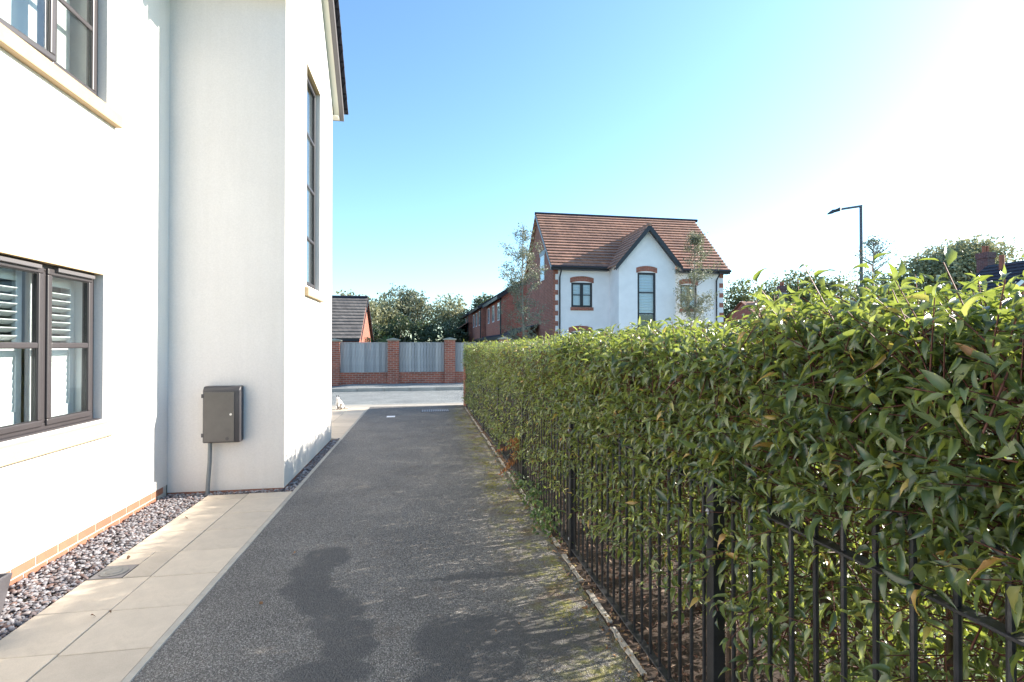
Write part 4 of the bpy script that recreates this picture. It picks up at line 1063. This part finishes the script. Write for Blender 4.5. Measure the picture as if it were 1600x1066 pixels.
BG = thing('bungalow', (-8, 36, 0), 'brick bungalow with worn grey tiled roof behind the timber fence', 'bungalow')
bx1 = -4.02
m = MB(); m.slab([(bx1, 33.3, 0), (bx1, 40.5, 0), (bx1, 40.5, 2.2), (bx1, 36.9, 4.75), (bx1, 33.3, 2.2)], (-13, 0, 0)); m.build('wall', M['brick_side'], BG)
m = MB(); tiled(m, (-17.3, 32.8, 2.02), (bx1 + .15, 32.8, 2.02), (-17.3, 36.9, 4.93), (bx1 + .15, 36.9, 4.93), 13, .06)
tiled(m, (-17.3, 41.0, 2.02), (bx1 + .15, 41.0, 2.02), (-17.3, 36.9, 4.93), (bx1 + .15, 36.9, 4.93), 13, .06); m.build('roof', M['greytile'], BG)
MB().tube([(-17.3, 36.9, 4.97), (bx1 + .15, 36.9, 4.97)], .11, 8).build('ridge', M['slate'], BG)
for s_, ye in ((-1, 32.8), (1, 41.0)):
    MB().slab([(bx1 + .17, 36.9, 4.9), (bx1 + .17, ye, 2.0), (bx1 + .17, ye, 1.8), (bx1 + .17, 36.9, 4.68)], (.03, 0, 0)).build('barge_board', M['dkframe'], BG)
MB().box(-17.3, bx1 + .1, 32.74, 32.8, 1.85, 2.02).build('fascia', M['dkframe'], BG)

# ================================================================== TREES
def at(x, d):                               # survey: where a bearing and a distance put a thing
    a = (x - 800) / 795
    return d * (a * math.cos(PSI) + math.sin(PSI)), d * (math.cos(PSI) - a * math.sin(PSI))
def crown(blobs, n, size, org, mat, flat=.0):
    bl = np.array(blobs, dtype=float); vol = bl[:, 3] * bl[:, 4] * bl[:, 5]; pr = vol ** .7; pr /= pr.sum()
    k = rng.choice(len(bl), n, p=pr); d = norm(rng.normal(size=(n, 3))); r_ = rng.uniform(.25, 1.0, n) ** .45
    # clumps on each blob give light and dark
    P = bl[k, :3] + d * bl[k, 3:6] * r_[:, None] * (1 + .13 * np.sin(d[:, :1] * 9 + k[:, None]) + .1 * np.sin(d[:, 2:] * 13 + 2 * k[:, None]))
    cl_ = np.sin(P[:, 0] * 3.1 / size * .12 + k) + np.sin(P[:, 1] * 2.7 / size * .12) + np.sin(P[:, 2] * 3.7 / size * .12 + k)
    P = P[cl_ > -1.15]; n = len(P)
    A = rng.normal(size=(n, 3)); N = rng.normal(size=(n, 3)) + [0, 0, .5]
    V, F = leaves_geom(P, A, N, size * rng.uniform(.6, 1.3, n), size * .32 * rng.uniform(.7, 1.3, n), rng.integers(0, 3, n), LO)
    return npmesh('crown', V, F, mat, False, org)
def tree(name, x, y, h, r, label, mat, n=2600, size=.22, trunk=.16, group=None, lowcrown=.3, nb=9, cat='tree', bark='tbark', wide=1.0):
    T = thing(name, (x, y, 0), label, cat, group)
    blobs = []
    for i in range(nb):
        a = random.uniform(0, 6.28); q = random.uniform(.1, .62); zz = h * random.uniform(lowcrown + .12, .84)
        tp = 1 - .45 * max(0, (zz / h - .55) / .45)
        rr = r * random.uniform(.3, .55)
        blobs.append((x + math.cos(a) * r * q * wide * tp, y + math.sin(a) * r * q * tp, zz, rr * wide, rr, rr * random.uniform(.6, .95)))
    blobs.append((x, y, h - r * .38, r * .42, r * .42, r * .38))
    o = bpy.data.objects.new('crown', crown(blobs, n, size, (x, y, 0), mat)); COL.objects.link(o); o.parent = T
    m = MB(); m.tube([(x, y, -.05), (x + .03 * h * .3, y, h * .3), (x, y + .02 * h, h * .6), (x, y, h * .85)], [trunk, trunk * .75, trunk * .45, trunk * .12], 8)
    m.build('trunk', M[bark], T, smooth=True)
    m = MB()
    for b in blobs: 
        z0 = max(h * .18, b[2] - r * .7); m.tube([(x, y, z0), ((x + b[0]) / 2, (y + b[1]) / 2, (z0 + b[2]) / 2 + .1), b[:3]], [trunk * .4, trunk * .25, trunk * .08], 5)
    m.build('limb', M[bark], T)
    return T
gT = 'trees behind the fence and bungalow'
for (px, d, ty, r, mt, lb) in ((553, 56, 457, 4.2, 'willow_leaf', 'pale leafy tree just above the bungalow ridge'),
        (600, 60, 458, 4.4, 'willow_leaf', 'broad olive tree right of the bungalow gable'),
        (645, 62, 450, 4.4, 'olive_leaf', 'tallest airy grey green tree in the middle of the tree line'),
        (702, 60, 456, 4.6, 'willow_leaf', 'rounded sunlit yellow green tree left of the brick row'),
        (757, 66, 458, 3.6, 'dark_leaf', 'dark tree showing just over the brick row roofs')):
    x, y = at(px, d); tree('broadleaf_tree', x, y, 1.6 + (540 - ty) * d / 795, r, lb, M[mt], 4600, .36, .2, gT)
for (px, d, ty, r, lb) in ((590, 50, 500, 2.2, 'dark bushy evergreen low behind the second fence pier'), (625, 52, 490, 2.4, 'dark evergreen mass in the centre of the fence view'),
        (660, 51, 496, 2.5, 'dark rounded evergreen left of the third fence pier'), (700, 50, 503, 2.4, 'dark evergreen next to the brick row'), (728, 56, 500, 2.2, 'dark evergreen tucked against the farthest brick house'), (560, 54, 496, 2.0, 'dark evergreen half hidden by the bungalow roof')):
    x, y = at(px, d); tree('evergreen_tree', x, y, 1.6 + (540 - ty) * d / 795, r, lb, M['dark_leaf'], 3600, .30, .15, 'dark evergreens behind the fence', .0, 10)
x, y = at(607, 27); tree('garden_shrub', x, y, 2.15, .8, 'rounded yellow green shrub peeping over the fence panel', M['ivy_leaf'], 1500, .1, .04, None, .1, 6, 'shrub')
x, y = at(598, 25.5); tree('garden_shrub', x, y, 1.98, .42, 'small dark clipped bush in front of the yellow green shrub', M['dark_leaf'], 1200, .06, .03, None, .1, 5, 'shrub')
x, y = at(575, 26); tree('garden_shrub', x, y, 2.02, .4, 'small light green shrub below the bungalow gable', M['ivy_leaf'], 700, .09, .03, None, .1, 5, 'shrub')
x, y = at(654, 26); tree('garden_shrub', x, y, 1.85, .35, 'tip of a green shrub over the middle fence panel', M['ivy_leaf'], 500, .08, .03, None, .1, 5, 'shrub')
gR = 'trees beyond the hedge on the right'
for (px, d, ty, r, mt, lb) in ((1160, 52, 434, 2.6, 'tree_leaf', 'small round tree right beside the white gabled house'), (1205, 56, 436, 2.8, 'tree_leaf', 'mid green tree left of the small far chimney'),
        (1248, 50, 418, 2.6, 'tree_leaf', 'tree behind the tallest hedge shoots, left of the lamp'), (1300, 48, 428, 2.6, 'tree_leaf', 'low tree just left of the lamp post'),
        (1340, 24, 418, 1.4, 'olive_leaf', 'grey green thin leaved tree behind the lamp post foot'), (1395, 46, 426, 2.4, 'tree_leaf', 'tree between the lamp post and the big round tree')):
    x, y = at(px, d); tree('broadleaf_tree', x, y, 1.6 + (540 - ty) * d / 795, r * 1.4, lb, M[mt], 5200, .30 if d > 30 else .1, .16, gR)
x, y = at(1508, 46); tree('broadleaf_tree', x, y, 11.4, 5.0, 'big round sunlit tree behind the brick chimney', M['willow_leaf'], 17000, .38, .3, gR, .42, 24, wide=1.25)

def sapling(px, d, ty, r, label, n, size, seed, mat='olive_leaf', low=1.2):
    random.seed(seed); x, y = at(px, d); h = 1.6 + (540 - ty) * d / 795
    T = thing('young_tree', (x, y, 0), label, 'tree', 'young garden trees across the road')
    tr = MB(); tr.tube([(x, y, -.05), (x + .03, y, h * .3), (x - .03, y + .02, h * .65), (x, y, h)], [.055, .045, .026, .006], 8)
    tr.build('trunk', M['tbark'], T, smooth=True)
    m = MB(); tips = []
    for i in range(58):
        t_ = random.uniform(low / h, .97); z = h * t_; a = i * 2.4 + random.uniform(-.4, .4)
        sh = math.sin(math.pi * min(1, (t_ - low / h) / (1 - low / h) * .82 + .20)) ** .8
        ln = r * sh * random.uniform(.55, 1.15)
        p0 = Vector((x, y, z)); d_ = Vector((math.cos(a), math.sin(a), 0)); p1 = p0 + d_ * ln * .5 + Vector((0, 0, ln * .35)); p2 = p0 + d_ * ln + Vector((0, 0, ln * .75))
        m.tube([p0, p1, p2], [.014, .009, .003], 4)
        for q in range(5):
            s = p0.lerp(p2, random.uniform(.3, 1)); e = s + Vector((random.uniform(-.3, .3), random.uniform(-.3, .3), random.uniform(-.05, .35))) * (r / 1.1)
            m.tube([s, e], [.006, .002], 3, cap=False); tips += [s.lerp(e, w_) for w_ in (.4, .7, 1.0)]
    m.build('branch', M['tbark'], T)
    tp = np.array([tuple(t_) for t_ in tips]); k = rng.integers(0, len(tp), n)
    P = tp[k] + rng.normal(0, size * .9, (n, 3))
    V, F = leaves_geom(P, rng.normal(size=(n, 3)), rng.normal(size=(n, 3)) + [0, 0, .4], size * rng.uniform(.6, 1.2, n), size * .28 * rng.uniform(.8, 1.3, n), rng.integers(0, 4, n), LO)
    o = bpy.data.objects.new('foliage', npmesh('foliage', V, F, M[mat], False, (x, y, 0))); COL.objects.link(o); o.parent = T
sapling(817, 22.5, 356, 1.25, 'slender grey green young tree before the brick side of the white gabled house', 7000, .085, 3)
sapling(1086, 24.0, 368, 1.1, 'sparse young tree before the right end of the white gabled house', 8500, .085, 5)
sapling(1366, 15.2, 372, .6, 'thin dark leaved sapling top just right of the lamp post', 500, .075, 8, 'dark_leaf', 3.2)
random.seed(21)

# ================================================================== STREET LAMP
x, y = at(1346.5, 15.9); LP = thing('street_lamp', (x, y, 0), 'grey street lamp with flat angled head above the hedge', 'street lamp')
MB().tube([(x, y, -.05), (x, y, 1.5), (x, y, 1.52), (x, y, 5.98)], [.075, .075, .055, .044], 10).build('pole', M['lamp'], LP, smooth=True)
MB().tube([(x + .03, y, 5.97), (x - .9, y - .02, 5.80)], [.038, .034], 8).build('arm', M['lamp'], LP, smooth=True)
hx = x - .70
MB().add([(hx, y - .02, 5.855), (hx, y - .01, 5.855), (hx - .2, y + .13, 5.85), (hx - .44, y + .07, 5.70), (hx - .44, y - .12, 5.70), (hx - .2, y - .17, 5.85),
          (hx, y - .02, 5.845), (hx, y - .01, 5.845), (hx - .2, y + .13, 5.72), (hx - .44, y + .07, 5.66), (hx - .44, y - .12, 5.66), (hx - .2, y - .17, 5.72)],
         [(0, 1, 2, 3, 4, 5), (11, 10, 9, 8, 7, 6)] + [(i, i + 6, (i + 1) % 6 + 6, (i + 1) % 6) for i in range(6)]).build('lamp_head', M['lamphead'], LP)
MB().tube([(x - .04, y - .02, 4.55), (x - .09, y - .03, 4.55)], .03, 8).build('photocell', M['pot'], LP)

# ================================================================== FAR HOUSES ON THE RIGHT
def far_house(px, d, w_, ridge, label, chim=(0,), roofm='slate', cz=1.4, dp=7):
    x, y = at(px, d); y -= dp / 2; T = thing('brick_house', (x, y, 0), label, 'house')
    ev = ridge - 2.2
    m = MB(); m.slab([(x - w_ / 2, y, 0), (x - w_ / 2, y + dp, 0), (x - w_ / 2, y + dp, ev), (x - w_ / 2, y + dp / 2, ridge - .1), (x - w_ / 2, y, ev)], (w_, 0, 0)); m.build('wall', M['brick'], T)
    m = MB(); tiled(m, (x - w_ / 2 - .2, y - .3, ev - .1), (x + w_ / 2 + .2, y - .3, ev - .1), (x - w_ / 2 - .2, y + dp / 2, ridge), (x + w_ / 2 + .2, y + dp / 2, ridge), 12, .05)
    tiled(m, (x - w_ / 2 - .2, y + dp + .3, ev - .1), (x + w_ / 2 + .2, y + dp + .3, ev - .1), (x - w_ / 2 - .2, y + dp / 2, ridge), (x + w_ / 2 + .2, y + dp / 2, ridge), 12, .05)
    rf = m.build('roof', M[roofm], T)
    for cxo in chim:
        cx_, cy_ = x + cxo, y + dp / 2
        ch = MB().box(cx_ - .25, cx_ + .25, cy_ - .28, cy_ + .28, ridge - .6, ridge + cz - .32).box(cx_ - .29, cx_ + .29, cy_ - .32, cy_ + .32, ridge + cz - .319, ridge + cz).build('chimney', M['olddark_brick'], T)
        for o2 in (-.11, .11):
            MB().lathe((cx_ + o2, cy_, ridge + cz), [(.1, 0), (.085, .1), (.085, .32), (.10, .36), (.08, .38)], 10).build('chimney_pot', M['pot'], ch)
        MB().slab([(cx_ - .32, cy_ - .34, ridge + cz * .55), (cx_ + .3, cy_ - .34, ridge + cz * .55 - .03), (cx_ + .3, cy_ - .34, ridge + cz * .55 - .08), (cx_ - .32, cy_ - .34, ridge + cz * .55 - .05)], (0, .02, 0)).build('strap', M['white'], ch)
    for wx in (-.28, .28):
        fr = MB().box(x + wx * w_ - .6, x + wx * w_ + .6, y - .03, y - .002, ev - 1.6, ev - .35).build('window', M['white'], T)
        MB().box(x + wx * w_ - .52, x + wx * w_ + .52, y - .036, y - .031, ev - 1.52, ev - .43).build('pane', M['glass2'], fr)
    return T
far_house(1541, 28, 6, 4.2, 'brick house with stout two pot chimney before the big round tree', (0,), 'slate', 2.5)
far_house(1222, 47, 8, 5.6, 'distant house with small red chimney between the far trees', (0,), 'rooftile', 1.5)
x, y = at(1632, 24)
T = thing('brick_house', (x, y, 0), 'house roof corner rising at the far right edge of the picture', 'house')
m = MB(); m.slab([(x - 3, y, 0), (x + 3, y, 0), (x + 3, y, 3.6), (x, y, 5.6), (x - 3, y, 3.6)], (0, 2.2, 0)); m.build('wall', M['brick'], T)
m = MB(); tiled(m, (x - 3.4, y - .3, 3.45), (x - 3.4, y + 2.4, 3.45), (x, y - .3, 5.75), (x, y + 2.4, 5.75), 12, .05); tiled(m, (x + 3.4, y - .3, 3.45), (x + 3.4, y + 2.4, 3.45), (x, y - .3, 5.75), (x, y + 2.4, 5.75), 12, .05)
m.build('roof', M['slate'], T)
MB().slab([(x - 3.4, y - .33, 3.5), (x, y - .33, 5.8), (x, y - .33, 5.6), (x - 3.4, y - .33, 3.3)], (0, .03, 0)).build('barge_board', M['white'], T)
MB().tube([(x - .5, y + 1.4, 5.3), (x - .5, y + 1.4, 6.1)], .11, 8).build('chimney_pot', M['pot'], T)

# ================================================================== CAT
def cat():
    x, y = at(531, 13.0); y = 13.3; x = -2.08
    T = thing('cat', (x, y, 0), 'white cat with dark patches sitting at the end of the flagged path', 'cat')
    me = bpy.data.meshes.new('body')
    nodes = [((0, .06, .075), .075), ((0, .02, .15), .068), ((0, -.03, .22), .05), ((0, -.05, .262), .036), ((0, -.075, .298), .043), ((0, -.118, .288), .02),
             ((.035, -.06, .17), .026), ((.035, -.085, .08), .018), ((.035, -.09, .014), .016), ((.036, -.115, .010), .014),
             ((-.035, -.06, .17), .026), ((-.035, -.085, .08), .018), ((-.035, -.09, .014), .016), ((-.036, -.115, .010), .014),
             ((.07, .03, .055), .045), ((.08, -.04, .018), .018), ((-.07, .03, .055), .045), ((-.08, -.04, .018), .018),
             ((.06, .13, .03), .02), ((.14, .14, .02), .016), ((.20, .09, .018), .012)]
    edges = [(0, 1), (1, 2), (2, 3), (3, 4), (4, 5), (2, 6), (6, 7), (7, 8), (8, 9), (2, 10), (10, 11), (11, 12), (12, 13), (0, 14), (14, 15), (0, 16), (16, 17), (0, 18), (18, 19), (19, 20)]
    me.from_pydata([n_[0] for n_ in nodes], edges, [])
    o = bpy.data.objects.new('body', me); COL.objects.link(o)
    md = o.modifiers.new('skin', 'SKIN'); sk = me.skin_vertices[0].data
    for i, n_ in enumerate(nodes): sk[i].radius = (n_[1], n_[1])
    sk[0].use_root = True
    s2 = o.modifiers.new('sub', 'SUBSURF'); s2.levels = 2; s2.render_levels = 2
    dg = bpy.context.evaluated_depsgraph_get(); me2 = bpy.data.meshes.new_from_object(o.evaluated_get(dg))
    o.modifiers.clear(); o.data = me2; me2.name = 'body'; me2.materials.clear(); me2.materials.append(M['cat'])
    me2.polygons.foreach_set('use_smooth', [True] * len(me2.polygons))
    o.parent = T; o.rotation_euler = (0, 0, R(-25))
    for sx in (-1, 1):
        e = MB().add([(sx * .012, -.07, .330), (sx * .042, -.07, .322), (sx * .028, -.058, .322), (sx * .032, -.07, .368)], [(0, 1, 3), (1, 2, 3), (2, 0, 3), (0, 2, 1)])
        q = bpy.data.objects.new('ear', e.mesh('ear', M['catdark'])); COL.objects.link(q); q.parent = o
        e = MB().lathe((sx * .018, -.112, .303), [(.001, -.005), (.005, 0), (.001, .005)], 8)
        q = bpy.data.objects.new('eye', e.mesh('eye', M['gasket'])); COL.objects.link(q); q.parent = o
    e = MB().lathe((0, -.136, .288), [(.001, -.005), (.006, 0), (.001, .004)], 8); q = bpy.data.objects.new('nose', e.mesh('nose', M['pot'])); COL.objects.link(q); q.parent = o
cat()
crumpled_leaf('leaf_pile', (-2.45, 13.3, .02), .16, 'tan curled dead leaves lying beside the cat at the path end', 'leaf pile', M['dryleaf'], 9)
